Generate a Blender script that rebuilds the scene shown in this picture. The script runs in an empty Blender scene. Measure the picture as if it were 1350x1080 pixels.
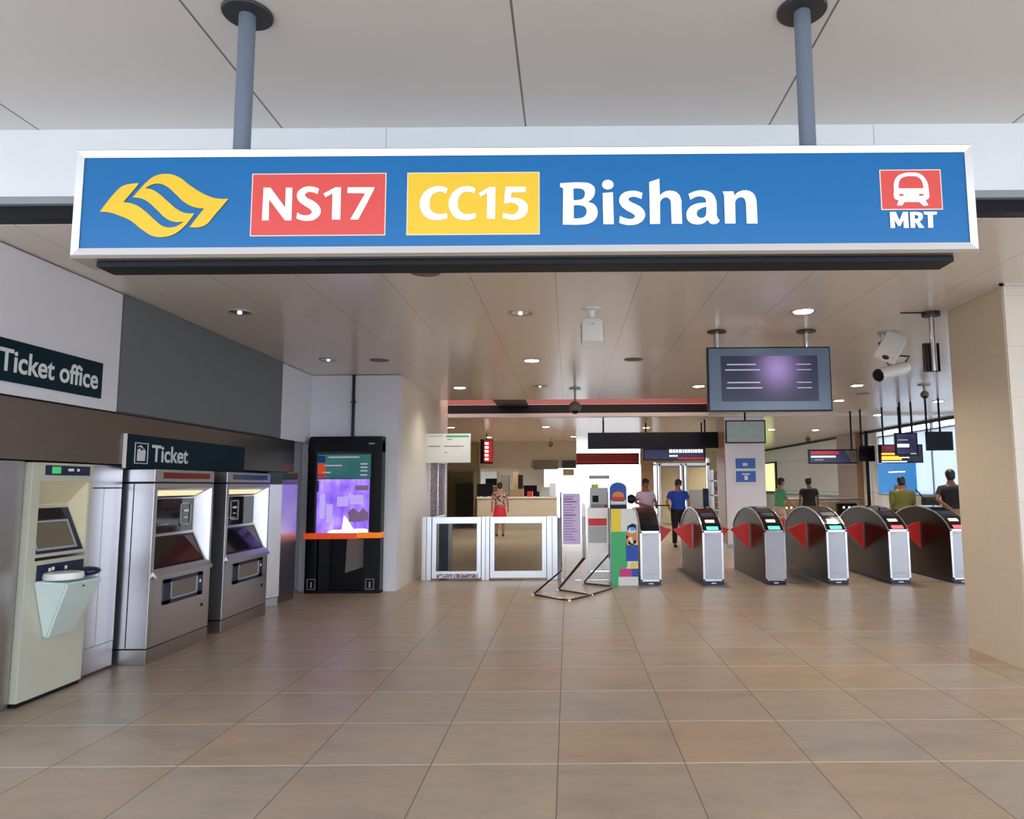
import bpy, bmesh, math, random
from mathutils import Matrix, Vector
random.seed(7)
PI = math.pi
SC = bpy.context.scene
COL = SC.collection
CAMH = 1.5

# ------------------------------------------------------------------ camera
F, PITCH, ROLL, CX = 941.9, .1058, .0067, 748.3
cp, sp, cr, sr = math.cos(PITCH), math.sin(PITCH), math.cos(ROLL), math.sin(ROLL)
fwd = Vector((0, cp, sp)); down = Vector((0, sp, -cp)); right = Vector((1, 0, 0))
rx = cr * right - sr * down * 1.0
# image right = cr*right - sr*down ; image down = sr*right + cr*down
ix = cr * right - sr * down
iy = sr * right + cr * down
# (a pixel offset (a,b) is the ray  u*right + v*down + F*fwd  with u = cr*a - sr*b, v = sr*a + cr*b)
ex = cr * right + sr * down
ey = -sr * right + cr * down
cam = bpy.data.cameras.new('camera'); co = bpy.data.objects.new('camera', cam); COL.objects.link(co)
M = Matrix.Identity(4)
for i in range(3):
    M[i][0] = ex[i]; M[i][1] = -ey[i]; M[i][2] = -fwd[i]
M[2][3] = CAMH
co.matrix_world = M
cam.sensor_width = 36; cam.sensor_fit = 'HORIZONTAL'; cam.lens = F / 1350 * 36
cam.shift_x = (675 - CX) / 1350; cam.clip_start = .05; cam.clip_end = 400
SC.camera = co

def at(px, py, Y):
    """place in metres of what the photo shows at a pixel, on the plane at distance Y"""
    d = ex * (px - CX) / F + ey * (py - 540) / F + fwd
    t = Y / d.y
    return Vector((d.x * t, Y, CAMH + d.z * t))

# ------------------------------------------------------------------ materials
def mat(name, col, rough=.5, metal=0, emis=None, es=1, alpha=None, coat=0, noise=None, spec=.5, trans=0, bump=None, aniso=None):
    m = bpy.data.materials.new(name); m.use_nodes = True
    nt = m.node_tree; b = nt.nodes['Principled BSDF']
    b.inputs['Base Color'].default_value = (*col, 1)
    b.inputs['Roughness'].default_value = rough
    b.inputs['Metallic'].default_value = metal
    b.inputs['Specular IOR Level'].default_value = spec
    if coat: b.inputs['Coat Weight'].default_value = coat; b.inputs['Coat Roughness'].default_value = .05
    if trans: b.inputs['Transmission Weight'].default_value = trans
    if emis: b.inputs['Emission Color'].default_value = (*emis, 1); b.inputs['Emission Strength'].default_value = es
    if alpha is not None: b.inputs['Alpha'].default_value = alpha
    sc, am = noise or (3, .06)
    if am:
        tc = nt.nodes.new('ShaderNodeTexCoord'); mp = nt.nodes.new('ShaderNodeMapping'); n = nt.nodes.new('ShaderNodeTexNoise')
        if aniso: mp.inputs['Scale'].default_value = aniso
        n.inputs['Scale'].default_value = sc; n.inputs['Detail'].default_value = 4
        nt.links.new(tc.outputs['Object'], mp.inputs[0]); nt.links.new(mp.outputs[0], n.inputs['Vector'])
        mr = nt.nodes.new('ShaderNodeMapRange'); mr.inputs[3].default_value = 1 - am; mr.inputs[4].default_value = 1 + am
        nt.links.new(n.outputs[0], mr.inputs[0])
        mx = nt.nodes.new('ShaderNodeVectorMath'); mx.operation = 'SCALE'; mx.inputs[0].default_value = col
        nt.links.new(mr.outputs[0], mx.inputs[3]); nt.links.new(mx.outputs[0], b.inputs['Base Color'])
        if bump:
            bp = nt.nodes.new('ShaderNodeBump'); bp.inputs['Strength'].default_value = bump; bp.inputs['Distance'].default_value = .01
            nt.links.new(n.outputs[0], bp.inputs['Height']); nt.links.new(bp.outputs[0], b.inputs['Normal'])
    return m

class NG:
    """tiny helper for node maths on world position"""
    def __init__(s, m):
        s.nt = m.node_tree; s.b = s.nt.nodes['Principled BSDF']
        g = s.nt.nodes.new('ShaderNodeNewGeometry'); sep = s.nt.nodes.new('ShaderNodeSeparateXYZ')
        s.nt.links.new(g.outputs['Position'], sep.inputs[0]); s.pos = g.outputs['Position']; s.xyz = sep.outputs
    def m(s, op, a, b=0.0, c=None):
        n = s.nt.nodes.new('ShaderNodeMath'); n.operation = op
        for i, v in enumerate((a, b) if c is None else (a, b, c)):
            if isinstance(v, (int, float)): n.inputs[i].default_value = v
            else: s.nt.links.new(v, n.inputs[i])
        return n.outputs[0]
    def line(s, coord, start, step, half):
        t = s.m('DIVIDE', s.m('SUBTRACT', coord, start), step)
        d = s.m('ABSOLUTE', s.m('SUBTRACT', t, s.m('ROUND', t)))
        return s.m('LESS_THAN', s.m('MULTIPLY', d, step), half)
    def cell(s, coord, start, step):
        return s.m('FLOOR', s.m('DIVIDE', s.m('SUBTRACT', coord, start), step))
    def mix(s, f, a, b):
        n = s.nt.nodes.new('ShaderNodeMix'); n.data_type = 'RGBA'
        s.nt.links.new(f, n.inputs[0]) if not isinstance(f, float) else setattr(n.inputs[0], 'default_value', f)
        for i, v in ((6, a), (7, b)):
            if isinstance(v, tuple): n.inputs[i].default_value = (*v, 1)
            else: s.nt.links.new(v, n.inputs[i])
        return n.outputs[2]
    def noise(s, scale, detail=4, vec=None, rough=.5):
        n = s.nt.nodes.new('ShaderNodeTexNoise'); n.inputs['Scale'].default_value = scale; n.inputs['Detail'].default_value = detail
        n.inputs['Roughness'].default_value = rough
        s.nt.links.new(vec or s.pos, n.inputs['Vector']); return n.outputs[0]
    def comb(s, x, y, z=0.0):
        n = s.nt.nodes.new('ShaderNodeCombineXYZ')
        for i, v in enumerate((x, y, z)):
            if isinstance(v, (int, float)): n.inputs[i].default_value = v
            else: s.nt.links.new(v, n.inputs[i])
        return n.outputs[0]
    def ramp(s, f, stops):
        n = s.nt.nodes.new('ShaderNodeValToRGB'); s.nt.links.new(f, n.inputs[0])
        e = n.color_ramp.elements
        while len(e) < len(stops): e.new(.5)
        for k, (p, c) in enumerate(stops): e[k].position = p; e[k].color = (*c, 1)
        return n.outputs[0]
    def white(s, vec):
        n = s.nt.nodes.new('ShaderNodeTexWhiteNoise'); n.noise_dimensions = '2D'; s.nt.links.new(vec, n.inputs['Vector']); return n.outputs[0]
    def set(s, name, v): s.nt.links.new(v, s.b.inputs[name])
    def bump(s, h, strength, dist):
        n = s.nt.nodes.new('ShaderNodeBump'); n.inputs['Strength'].default_value = strength; n.inputs['Distance'].default_value = dist
        s.nt.links.new(h, n.inputs['Height']); s.set('Normal', n.outputs[0])

def sr_(r, g, b):   # sRGB 0-255 -> linear
    f = lambda c: (c / 255 / 12.92) if c / 255 <= .04045 else ((c / 255 + .055) / 1.055) ** 2.4
    return (f(r), f(g), f(b))

TS = .688
def floor_mat():
    m = mat('floor_tiles', (.3, .24, .18), .3, noise=(1, 0)); g = NG(m)
    X0, Y0 = -.0647, 4.052
    x, y = g.xyz[0], g.xyz[1]
    cx, cy = g.cell(x, X0, TS), g.cell(y, Y0, TS)
    rnd = g.white(g.comb(cx, cy)); rnd2 = g.white(g.comb(cy, cx, 0.0))
    base = g.ramp(rnd, [(0, sr_(170, 157, 142)), (.4, sr_(177, 160, 140)), (.75, sr_(174, 153, 131)), (1, sr_(182, 156, 130))])
    off = g.comb(g.m('ADD', g.m('MULTIPLY', x, .6), g.m('MULTIPLY', rnd, 31)), g.m('ADD', g.m('MULTIPLY', y, 1.3), g.m('MULTIPLY', rnd2, 17)))
    n1 = g.noise(2.6, 7, off, .65)
    v1 = g.ramp(n1, [(.3, (.80, .80, .81)), (.52, (1, 1, 1)), (.72, (1.14, 1.05, .93))])
    n2 = g.noise(14, 5, off, .7)
    v2 = g.ramp(n2, [(.3, (.90, .90, .90)), (.7, (1.06, 1.05, 1.04))])
    def mul(a, b):
        n = g.nt.nodes.new('ShaderNodeVectorMath'); n.operation = 'MULTIPLY'; g.nt.links.new(a, n.inputs[0]); g.nt.links.new(b, n.inputs[1]); return n.outputs[0]
    c = mul(mul(base, v1), v2)
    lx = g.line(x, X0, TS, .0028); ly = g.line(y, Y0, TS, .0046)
    c = g.mix(ly, c, sr_(226, 214, 198)); c = g.mix(lx, c, sr_(112, 98, 84))  # bevel reflection of sky painted in: cross joints pale, lengthwise joints dark
    g.set('Base Color', c)
    rg = g.m('ADD', g.m('MULTIPLY', n2, .16), .26); rg = g.m('ADD', rg, g.m('MULTIPLY', g.m('MAXIMUM', lx, ly), .3)); g.set('Roughness', rg)
    n3 = g.noise(5, 3, off)
    g.bump(n3, .06, .01)
    return m

def panel_ceiling(name, col, X0, sx, Y0, sy, rough, lw=.004, dark=.45, stagger=False):
    m = mat(name, col, rough, noise=(1, 0)); g = NG(m)
    x, y = g.xyz[0], g.xyz[1]
    lx = g.line(x, X0, sx, lw)
    if stagger:
        cxx = g.cell(x, X0, sx)
        y = g.m('ADD', y, g.m('MULTIPLY', g.m('FLOORED_MODULO', cxx, 3), sy / 3))
    ly = g.line(y, Y0, sy, lw * .8)
    n = g.noise(.8, 2); v = g.m('ADD', g.m('MULTIPLY', n, .06), .97)
    sc = g.nt.nodes.new('ShaderNodeVectorMath'); sc.operation = 'SCALE'; sc.inputs[0].default_value = col; g.nt.links.new(v, sc.inputs[3])
    c = g.mix(lx, sc.outputs[0], tuple(k * dark for k in col))
    c = g.mix(ly, c, tuple(min(1, k * (1.3 if stagger else dark)) for k in col)); g.set('Base Color', c)
    return m

def jointed(name, col, axes, rough=.5, lw=.003, dark=.6, amp=.04, nscale=(1, 1, 1), bumpy=0):
    """axes: list of (axis index, start, step)"""
    m = mat(name, col, rough, noise=(1, 0)); g = NG(m); c = None
    mp = g.nt.nodes.new('ShaderNodeMapping'); mp.inputs['Scale'].default_value = nscale; g.nt.links.new(g.pos, mp.inputs[0])
    n = g.noise(3, 5, mp.outputs[0]); v = g.m('ADD', g.m('MULTIPLY', n, amp * 2), 1 - amp)
    sc = g.nt.nodes.new('ShaderNodeVectorMath'); sc.operation = 'SCALE'; sc.inputs[0].default_value = col; g.nt.links.new(v, sc.inputs[3]); c = sc.outputs[0]
    for ax, st, sp_ in axes:
        c = g.mix(g.line(g.xyz[ax], st, sp_, lw), c, tuple(k * dark for k in col))
    g.set('Base Color', c); return m

def steel(name, col, rough, ani=(1, 1, 40), amp=.05):
    m = mat(name, col, rough, 1, noise=(2.5, amp), aniso=ani)
    g = NG(m)
    tc = g.nt.nodes.new('ShaderNodeMapping'); tc.inputs['Scale'].default_value = ani; g.nt.links.new(g.pos, tc.inputs[0])
    n = g.noise(6, 3, tc.outputs[0]); g.set('Roughness', g.m('ADD', g.m('MULTIPLY', n, .16), rough - .06))
    g.bump(n, .006, .002)
    return m

W = {}
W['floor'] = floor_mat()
W['ground'] = mat('outdoor_ground', sr_(190, 188, 184), .8)
W['canopy'] = panel_ceiling('canopy_panels', sr_(222, 222, 224), -.25, 1.52, 12.0, 30, .55, .006, .25)
W['ceil'] = panel_ceiling('ceiling_panels', sr_(226, 221, 216), -.09, .68, 6.14, 2.5, .22, .003, .5, True)
W['fascia'] = jointed('fascia_panels', sr_(238, 243, 248), [(0, -1.12, 3.04)], .45, .003, .6)
W['trim_grey'] = mat('grey_trim', sr_(150, 158, 166), .4)
W['dark_slot'] = mat('dark_slot', sr_(22, 24, 32), .5, spec=.2)
W['white_wall'] = mat('white_painted_panel', sr_(224, 227, 238), .5, noise=(1.2, .03))
W['grey_panel'] = mat('grey_metal_panel', sr_(106, 114, 120), .55, noise=(1.5, .04))
W['cream_wall'] = mat('cream_wall', sr_(224, 217, 202), .4, noise=(1, .03))
W['column'] = jointed('column_stone_tiles', sr_(206, 189, 166), [(2, .17, .60), (1, 6.32, .9)], .42, .0025, .86, .035, (1, 1, .6))
W['columnf'] = jointed('column_stone_front', sr_(214, 205, 192), [(2, .05, .43)], .42, .003, .82, .03)
W['steel'] = steel('brushed_steel', sr_(186, 182, 182), .30, (1, 1, 40))
W['steel_v'] = steel('brushed_steel_vertical', sr_(208, 207, 212), .30, (1, 1, 26))
W['steel_dark'] = steel('steel_brown_reflection', sr_(138, 126, 116), .30, (1, 1, 40))  # brown reflection of the floor is put into this steel's colour
W['alu'] = mat('satin_aluminium', sr_(205, 207, 212), .28, 1)
W['alu_frame'] = mat('sign_frame_aluminium', sr_(234, 234, 236), .36, 1)
W['dark_chrome'] = mat('dark_steel_tube', sr_(112, 108, 104), .18, 1)
W['chrome'] = mat('polished_steel_tube', sr_(190, 188, 186), .12, 1)
W['pole_blue'] = mat('blue_grey_painted_pole', sr_(112, 124, 142), .4)
W['disc_dark'] = mat('dark_flange_paint', sr_(46, 48, 54), .45)
W['sign_blue'] = mat('sign_blue', sr_(0, 106, 172), .3, noise=(.4, .02))
W['sign_red'] = mat('sign_red', sr_(220, 80, 76), .3, noise=(1, .01))
W['sign_yellow'] = mat('sign_yellow', sr_(238, 196, 48), .3, noise=(1, .01))
W['letter'] = mat('white_lettering', (.93, .93, .92), .35, noise=(1, 0))
W['keyline'] = mat('pale_keyline', sr_(250, 225, 200), .35, noise=(1, 0))
W['black'] = mat('black_plastic', (.004, .0045, .009), .3, spec=.18)
W['black_gloss'] = mat('black_gloss', (.008, .008, .011), .07)
W['navy'] = mat('navy_panel', sr_(12, 34, 68), .3)
W['teal_sign'] = mat('dark_teal_sign', sr_(0, 34, 48), .45, spec=.15)
W['sign_text'] = mat('pale_grey_lettering', sr_(222, 232, 236), .4, noise=(1, 0))
W['cream'] = mat('cream_powder_coat', sr_(200, 200, 184), .4)
W['cream_in'] = mat('cream_recess', sr_(222, 212, 178), .45)
W['mint'] = mat('mint_plastic', sr_(212, 230, 228), .3)
W['white_pl'] = mat('white_plastic', sr_(236, 236, 236), .3)
W['grey_pl'] = mat('grey_plastic', sr_(168, 172, 174), .4)
W['screen_off'] = mat('dim_screen', (.03, .028, .025), .12, emis=sr_(92, 84, 70), es=.55)
W['screen_dark'] = mat('dark_screen_glass', (.01, .01, .014), .06)
W['green_lit'] = mat('green_backlit_label', (.1, .5, .2), .4, emis=sr_(40, 170, 80), es=.45)
W['lamp_warm'] = mat('warm_strip_light', (.9, .85, .6), .4, emis=(1, .88, .52), es=.6)
W['led_red_dim'] = mat('dim_red_display', (.05, .002, .002), .2, emis=(.10, .004, .004), es=.4)
W['blue_disp'] = mat('blue_display', (.01, .03, .08), .2, emis=sr_(10, 40, 70), es=.4)
W['glass'] = mat('clear_glass', (.93, .97, .96), .03, trans=1, noise=(1, 0)); W['glass'].node_tree.nodes['Principled BSDF'].inputs['IOR'].default_value = 1.1
W['glass_grey'] = mat('tinted_glass', (.62, .68, .66), .04, trans=1, noise=(1, 0)); W['glass_grey'].node_tree.nodes['Principled BSDF'].inputs['IOR'].default_value = 1.15
W['gate_side'] = steel('gate_side_steel', sr_(74, 66, 58), .3, (1, 1, 20), .04)
W['gate_front'] = mat('gate_front_panel', sr_(176, 178, 186), .38, .6)
W['gate_rim'] = mat('gate_silver_rim', sr_(214, 216, 222), .25, .9)
W['flap'] = mat('red_gate_flap', sr_(238, 58, 52), .4, emis=sr_(200, 40, 36), es=.12)
W['led_green'] = mat('green_light_bar', (.1, .6, .5), .3, emis=sr_(70, 230, 180), es=1.6)
W['led_red'] = mat('red_light_bar', (.6, .05, .05), .3, emis=(1, .07, .09), es=2.2)
W['led_cream'] = mat('cream_indicator', (.7, .7, .6), .3, emis=sr_(236, 228, 190), es=.9)
W['orange'] = mat('orange_band', sr_(244, 92, 40), .4, emis=sr_(240, 80, 30), es=.25)
W['orange2'] = mat('amber_band', sr_(250, 138, 10), .4, emis=sr_(250, 130, 0), es=.3)
W['salmon'] = mat('salmon_panel', sr_(214, 132, 124), .5)
W['brown_pan'] = mat('dark_brown_panel', sr_(30, 20, 22), .5, spec=.2)
W['beam'] = mat('pale_beam', sr_(212, 206, 200), .4)
W['lamp_on'] = mat('lit_downlight', (1, 1, 1), .4, emis=(1, .9, .72), es=14, noise=(1, 0))
W['lamp_off'] = mat('unlit_downlight_reflector', sr_(190, 190, 190), .12, 1)
W['cover'] = mat('grey_cover_plate', sr_(120, 112, 106), .5)
W['beige'] = mat('beige_partition', sr_(200, 192, 178), .45)
W['tan'] = jointed('tan_stone_cladding', sr_(158, 130, 100), [(2, .3, .58)], .45, .008, .6)
def frosted():
    m = mat('frosted_white_glazing', (.8, .82, .84), .4, noise=(1, 0)); nt = m.node_tree
    tr = nt.nodes.new('ShaderNodeBsdfTranslucent'); tr.inputs['Color'].default_value = (.8, .86, .92, 1)
    mx = nt.nodes.new('ShaderNodeMixShader'); mx.inputs[0].default_value = .65
    nt.links.new(nt.nodes['Principled BSDF'].outputs[0], mx.inputs[1]); nt.links.new(tr.outputs[0], mx.inputs[2]); nt.links.new(mx.outputs[0], nt.nodes['Material Output'].inputs[0]); return m
W['frosted'] = frosted()
W['wall_r'] = jointed('white_enamel_panels', sr_(230, 230, 226), [(2, 0, 1.21), (1, 18.3, 3.06)], .35, .01, .6)
W['olive'] = mat('olive_wall', sr_(176, 160, 122), .5)
W['red_beam'] = mat('red_painted_beam', sr_(150, 22, 26), .4)
W['poster_blue'] = mat('blue_poster', sr_(40, 100, 196), .4)
W['poster_white'] = mat('white_poster', sr_(224, 228, 230), .4)
W['cyan'] = mat('bright_blue_advert', (.0, .2, .5), .4, emis=sr_(10, 120, 200), es=.55)
W['lime'] = mat('lit_lime_poster', (.7, .8, .4), .4, emis=sr_(220, 240, 150), es=1.1)
W['lilac'] = mat('lilac_paper', sr_(205, 188, 228), .6)
W['lilac_ink'] = mat('purple_ink', sr_(120, 92, 160), .6)
W['red'] = mat('red_plain', sr_(206, 30, 36), .45)
W['green'] = mat('green_plain', sr_(60, 178, 112), .45)
W['yellow'] = mat('yellow_plain', sr_(240, 214, 50), .45)
W['blue'] = mat('blue_plain', sr_(22, 76, 178), .45)
W['magenta'] = mat('magenta_plain', sr_(206, 46, 130), .45)
W['orange_art'] = mat('orange_art', sr_(226, 136, 80), .5)
W['skin'] = mat('skin', sr_(180, 128, 100), .5)
W['skin_tan'] = mat('skin_tan', sr_(140, 94, 70), .5)
W['hair'] = mat('black_hair', (.012, .01, .009), .45)
W['cl_blue'] = mat('cobalt_shirt', sr_(20, 74, 186), .7)
W['cl_black'] = mat('black_cloth', (.014, .014, .018), .8)
W['cl_pink'] = mat('pale_mauve_shirt', sr_(206, 190, 214), .7)
W['cl_green'] = mat('mint_green_shirt', sr_(78, 176, 130), .7)
W['cl_pale'] = mat('pale_skirt', sr_(206, 190, 170), .7)
W['cl_olive'] = mat('olive_cloth', sr_(104, 106, 46), .8)
W['cl_khaki'] = mat('khaki_trousers', sr_(170, 146, 112), .8)
W['cl_red'] = mat('red_skirt', sr_(200, 20, 50), .6)
def checks(name, a, b, s, c3=None):
    m = mat(name, a, .6, noise=(1, 0)); g = NG(m)
    n = g.noise(s, 2); stops = [(.44, a), (.5, b)] + ([(.58, c3)] if c3 else [])
    r = g.nt.nodes.new('ShaderNodeValToRGB'); r.color_ramp.interpolation = 'CONSTANT'; e = r.color_ramp.elements
    while len(e) < len(stops): e.new(.5)
    for k, (p, c) in enumerate(stops): e[k].position = p; e[k].color = (*c, 1)
    g.nt.links.new(n, r.inputs[0]); g.set('Base Color', r.outputs[0]); return m
W['cl_print'] = checks('floral_print_cloth', sr_(60, 40, 44), sr_(230, 220, 220), 26, sr_(190, 60, 70))
W['printed_film'] = checks('printed_window_film', sr_(120, 116, 140), sr_(236, 236, 244), 22, sr_(150, 140, 170))

def display_mat():      # hanging information display: dark list with a violet glow
    m = mat('information_display_picture', (.01, .01, .015), .2, noise=(1, 0), spec=.25); g = NG(m)
    tc = g.nt.nodes.new('ShaderNodeTexCoord'); sep = g.nt.nodes.new('ShaderNodeSeparateXYZ'); g.nt.links.new(tc.outputs['Generated'], sep.inputs[0])
    x, z = sep.outputs[0], sep.outputs[2]
    dx = g.m('MULTIPLY', g.m('SUBTRACT', x, .58), 2.1); dz = g.m('MULTIPLY', g.m('SUBTRACT', z, .72), .9)
    d = g.m('ADD', g.m('MULTIPLY', dx, dx), g.m('MULTIPLY', dz, dz))
    gl = g.m('POWER', 2.7183, g.m('MULTIPLY', d, -7.0))
    c = g.mix(gl, sr_(30, 33, 58), sr_(158, 132, 192))
    g.nt.links.new(c, g.b.inputs['Emission Color']); g.b.inputs['Emission Strength'].default_value = .75
    return m
W['display'] = display_mat()
W['display_rim'] = mat('display_blue_grey_border', sr_(84, 98, 120), .3, emis=sr_(92, 110, 138), es=.12, spec=.3)
def violet_mat():
    m = mat('violet_video_picture', (.05, .03, .1), .15, noise=(1, 0)); g = NG(m)
    tc = g.nt.nodes.new('ShaderNodeTexCoord'); n = g.nt.nodes.new('ShaderNodeTexNoise'); n.inputs['Scale'].default_value = 3.2; n.inputs['Detail'].default_value = 3
    mp = g.nt.nodes.new('ShaderNodeMapping'); mp.inputs['Scale'].default_value = (1.6, 1, .8); g.nt.links.new(tc.outputs['Generated'], mp.inputs[0]); g.nt.links.new(mp.outputs[0], n.inputs['Vector'])
    c = g.ramp(n.outputs[0], [(.25, sr_(96, 58, 200)), (.42, sr_(132, 92, 222)), (.56, sr_(156, 120, 232)), (.72, sr_(196, 166, 246))])
    g.nt.links.new(c, g.b.inputs['Emission Color']); g.b.inputs['Emission Strength'].default_value = .9
    return m
W['violet'] = violet_mat()
W['violet_dim'] = mat('dim_violet_picture', (.05, .04, .05), .3, emis=sr_(110, 84, 120), es=.7, noise=(9, .3))
W['violet_pale'] = mat('pale_violet_picture', (.1, .08, .15), .3, emis=sr_(186, 168, 240), es=.7, noise=(1, 0))
W['scr_green'] = mat('green_blue_screen', (.02, .05, .05), .15, emis=sr_(30, 84, 84), es=.8, noise=(6, .4))
W['scr_white'] = mat('screen_white', (.5, .5, .5), .3, emis=(1, 1, 1), es=1.0, noise=(1, 0))
W['scr_grey'] = mat('screen_grey_text', (.2, .2, .22), .3, emis=sr_(150, 150, 176), es=.8, noise=(1, 0))
W['scr_red'] = mat('screen_red_text', (.3, .01, .01), .3, emis=sr_(200, 34, 44), es=.5, noise=(1, 0))
W['scr_yellow'] = mat('screen_yellow_text', (.3, .2, .01), .3, emis=sr_(255, 200, 50), es=1.2, noise=(1, 0))
W['scr_maroon'] = mat('screen_maroon', (.05, .01, .02), .3, emis=sr_(92, 20, 44), es=.8, noise=(1, 0))
W['scr_navy'] = mat('screen_navy', (.02, .02, .05), .3, emis=sr_(34, 34, 66), es=.8, noise=(1, 0))
W['scr_mono'] = mat('grey_cctv_picture', (.1, .12, .12), .3, emis=sr_(96, 108, 108), es=.5, noise=(9, .5))

# ------------------------------------------------------------------ mesh building
def rootof(o):
    while o.parent: o = o.parent
    return o
class MB:
    def __init__(s): s.bm = bmesh.new()
    def _xf(s, vs, mt):
        if mt is not None: bmesh.ops.transform(s.bm, matrix=mt, verts=vs)
        return s
    def box(s, x0, x1, y0, y1, z0, z1, bev=0, mt=None):
        r = bmesh.ops.create_cube(s.bm, size=1); vs = r['verts']
        for v in vs: v.co = Vector(((x0 + x1) / 2 + v.co.x * (x1 - x0), (y0 + y1) / 2 + v.co.y * (y1 - y0), (z0 + z1) / 2 + v.co.z * (z1 - z0)))
        if mt is not None: bmesh.ops.transform(s.bm, matrix=mt, verts=vs)
        if bev:
            es = list({e for v in vs for e in v.link_edges}); bmesh.ops.bevel(s.bm, geom=es, offset=bev, segments=2, affect='EDGES', profile=.6)
        return s
    def prism(s, pts, axis, a, b, mt=None):
        """pts 2D polygon; axis 0: pts are (y,z) extruded along x; 1: (x,z) along y; 2: (x,y) along z"""
        def P(p, t): return {0: (t, p[0], p[1]), 1: (p[0], t, p[1]), 2: (p[0], p[1], t)}[axis]
        A = [s.bm.verts.new(P(p, a)) for p in pts]; B = [s.bm.verts.new(P(p, b)) for p in pts]
        n = len(pts); s.bm.faces.new(A); s.bm.faces.new(B[::-1])
        for i in range(n): s.bm.faces.new((A[i], B[i], B[(i + 1) % n], A[(i + 1) % n]))
        return s._xf(A + B, mt)
    def quad(s, *p, mt=None):
        v = [s.bm.verts.new(q) for q in p]; s.bm.faces.new(v); return s._xf(v, mt)
    def slab(s, p, n, th):
        """thick quad: corners p, thickness th against normal n"""
        n = Vector(n).normalized() * th
        A = [s.bm.verts.new(Vector(q)) for q in p]; B = [s.bm.verts.new(Vector(q) - n) for q in p]
        s.bm.faces.new(A); s.bm.faces.new(B[::-1]); k = len(p)
        for i in range(k): s.bm.faces.new((A[i], B[i], B[(i + 1) % k], A[(i + 1) % k]))
        return s
    def rings(s, cs, closed=True, seg=None):
        """cs list of rings (list of points) -> lofted, capped"""
        R = [[s.bm.verts.new(p) for p in c] for c in cs]; n = len(R[0])
        for a, b in zip(R, R[1:]):
            for i in range(n): s.bm.faces.new((a[i], a[(i + 1) % n], b[(i + 1) % n], b[i]))
        if closed: s.bm.faces.new(R[0][::-1]); s.bm.faces.new(R[-1])
        return s
    def tube(s, path, r, seg=10, rad=None):
        path = [Vector(p) for p in path]; cs = []; up = None
        for i, p in enumerate(path):
            t = (path[min(i + 1, len(path) - 1)] - path[max(i - 1, 0)]).normalized()
            if up is None: up = t.orthogonal().normalized()
            up = (up - t * up.dot(t)).normalized(); w = t.cross(up)
            q = rad[i] if rad else r
            cs.append([p + (up * math.cos(2 * PI * k / seg) + w * math.sin(2 * PI * k / seg)) * q for k in range(seg)])
        return s.rings(cs)
    def lathe(s, c, prof, seg=28, axis=None):
        """prof (r,z) going up; axis matrix optional"""
        c = Vector(c); mt = axis or Matrix.Identity(3); cs = []
        for r, z in prof: cs.append([c + mt @ Vector((r * math.cos(2 * PI * k / seg), r * math.sin(2 * PI * k / seg), z)) for k in range(seg)])
        return s.rings(cs)
    def ell(s, c, r, mt=None, seg=14):
        q = bmesh.ops.create_uvsphere(s.bm, u_segments=seg, v_segments=seg // 2 + 2, radius=1); vs = q['verts']
        for v in vs: v.co = Vector((v.co.x * r[0], v.co.y * r[1], v.co.z * r[2]))
        if mt is not None: bmesh.ops.transform(s.bm, matrix=mt, verts=vs)
        for v in vs: v.co += Vector(c)
        return s
    def build(s, name, m, parent=None, smooth=False, local=False, label=None):
        bmesh.ops.recalc_face_normals(s.bm, faces=s.bm.faces)
        if smooth:
            for f in s.bm.faces: f.smooth = True
        me = bpy.data.meshes.new(name); o = bpy.data.objects.new(name, me)
        if parent is None and not local:
            vs = [v.co for v in s.bm.verts]
            c = Vector(((min(v.x for v in vs) + max(v.x for v in vs)) / 2, (min(v.y for v in vs) + max(v.y for v in vs)) / 2, min(v.z for v in vs)))
            for v in s.bm.verts: v.co -= c
            o.location = c
        elif parent is not None:
            if not local:
                c = rootof(parent).location
                for v in s.bm.verts: v.co -= c
            o.parent = parent
        s.bm.to_mesh(me); s.bm.free()
        me.materials.append(W[m] if isinstance(m, str) else m)
        if smooth and hasattr(me, 'set_sharp_from_angle'): me.set_sharp_from_angle(angle=math.radians(40))
        COL.objects.link(o)
        if label: o['label'] = label
        return o
def struct(name, mb, m, parent=None):
    o = mb.build(name, m, parent)
    if parent is None: o['kind'] = 'structure'
    return o
def thing(name, label, cat, loc=(0, 0, 0), group=None, rz=0):
    o = bpy.data.objects.new(name, None); COL.objects.link(o); o.empty_display_size = .1
    o.location = loc; o.rotation_euler = (0, 0, rz); o['label'] = label; o['category'] = cat
    if group: o['group'] = group
    return o
def tag(o, label, cat, group=None):
    o['label'] = label; o['category'] = cat
    if group: o['group'] = group
    return o
def dup(root, loc, label, rz=None):
    r = root.copy(); COL.objects.link(r); r.location = loc; r['label'] = label
    if rz is not None: r.rotation_euler = (0, 0, rz)
    for ch in list(root.children):
        c = ch.copy(); COL.objects.link(c); c.parent = r
        for g in list(ch.children):
            d = g.copy(); COL.objects.link(d); d.parent = c
    return r
def curve_mesh(cu, name, m, parent, mt):
    """turn curve data into one mesh part, mt maps its xy plane into the world"""
    tmp = bpy.data.objects.new('tmp', cu); COL.objects.link(tmp)
    dg = bpy.context.evaluated_depsgraph_get(); me = bpy.data.meshes.new_from_object(tmp.evaluated_get(dg)); COL.objects.unlink(tmp); bpy.data.objects.remove(tmp)
    me.transform(mt)
    c = rootof(parent).location; me.transform(Matrix.Translation(-c))
    me.materials.clear(); me.materials.append(W[m]); me.name = name
    o = bpy.data.objects.new(name, me); o.parent = parent; COL.objects.link(o); return o
FRONT = Matrix(((1, 0, 0, 0), (0, 0, -1, 0), (0, 1, 0, 0), (0, 0, 0, 1)))      # xy -> XZ, facing -Y
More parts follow.
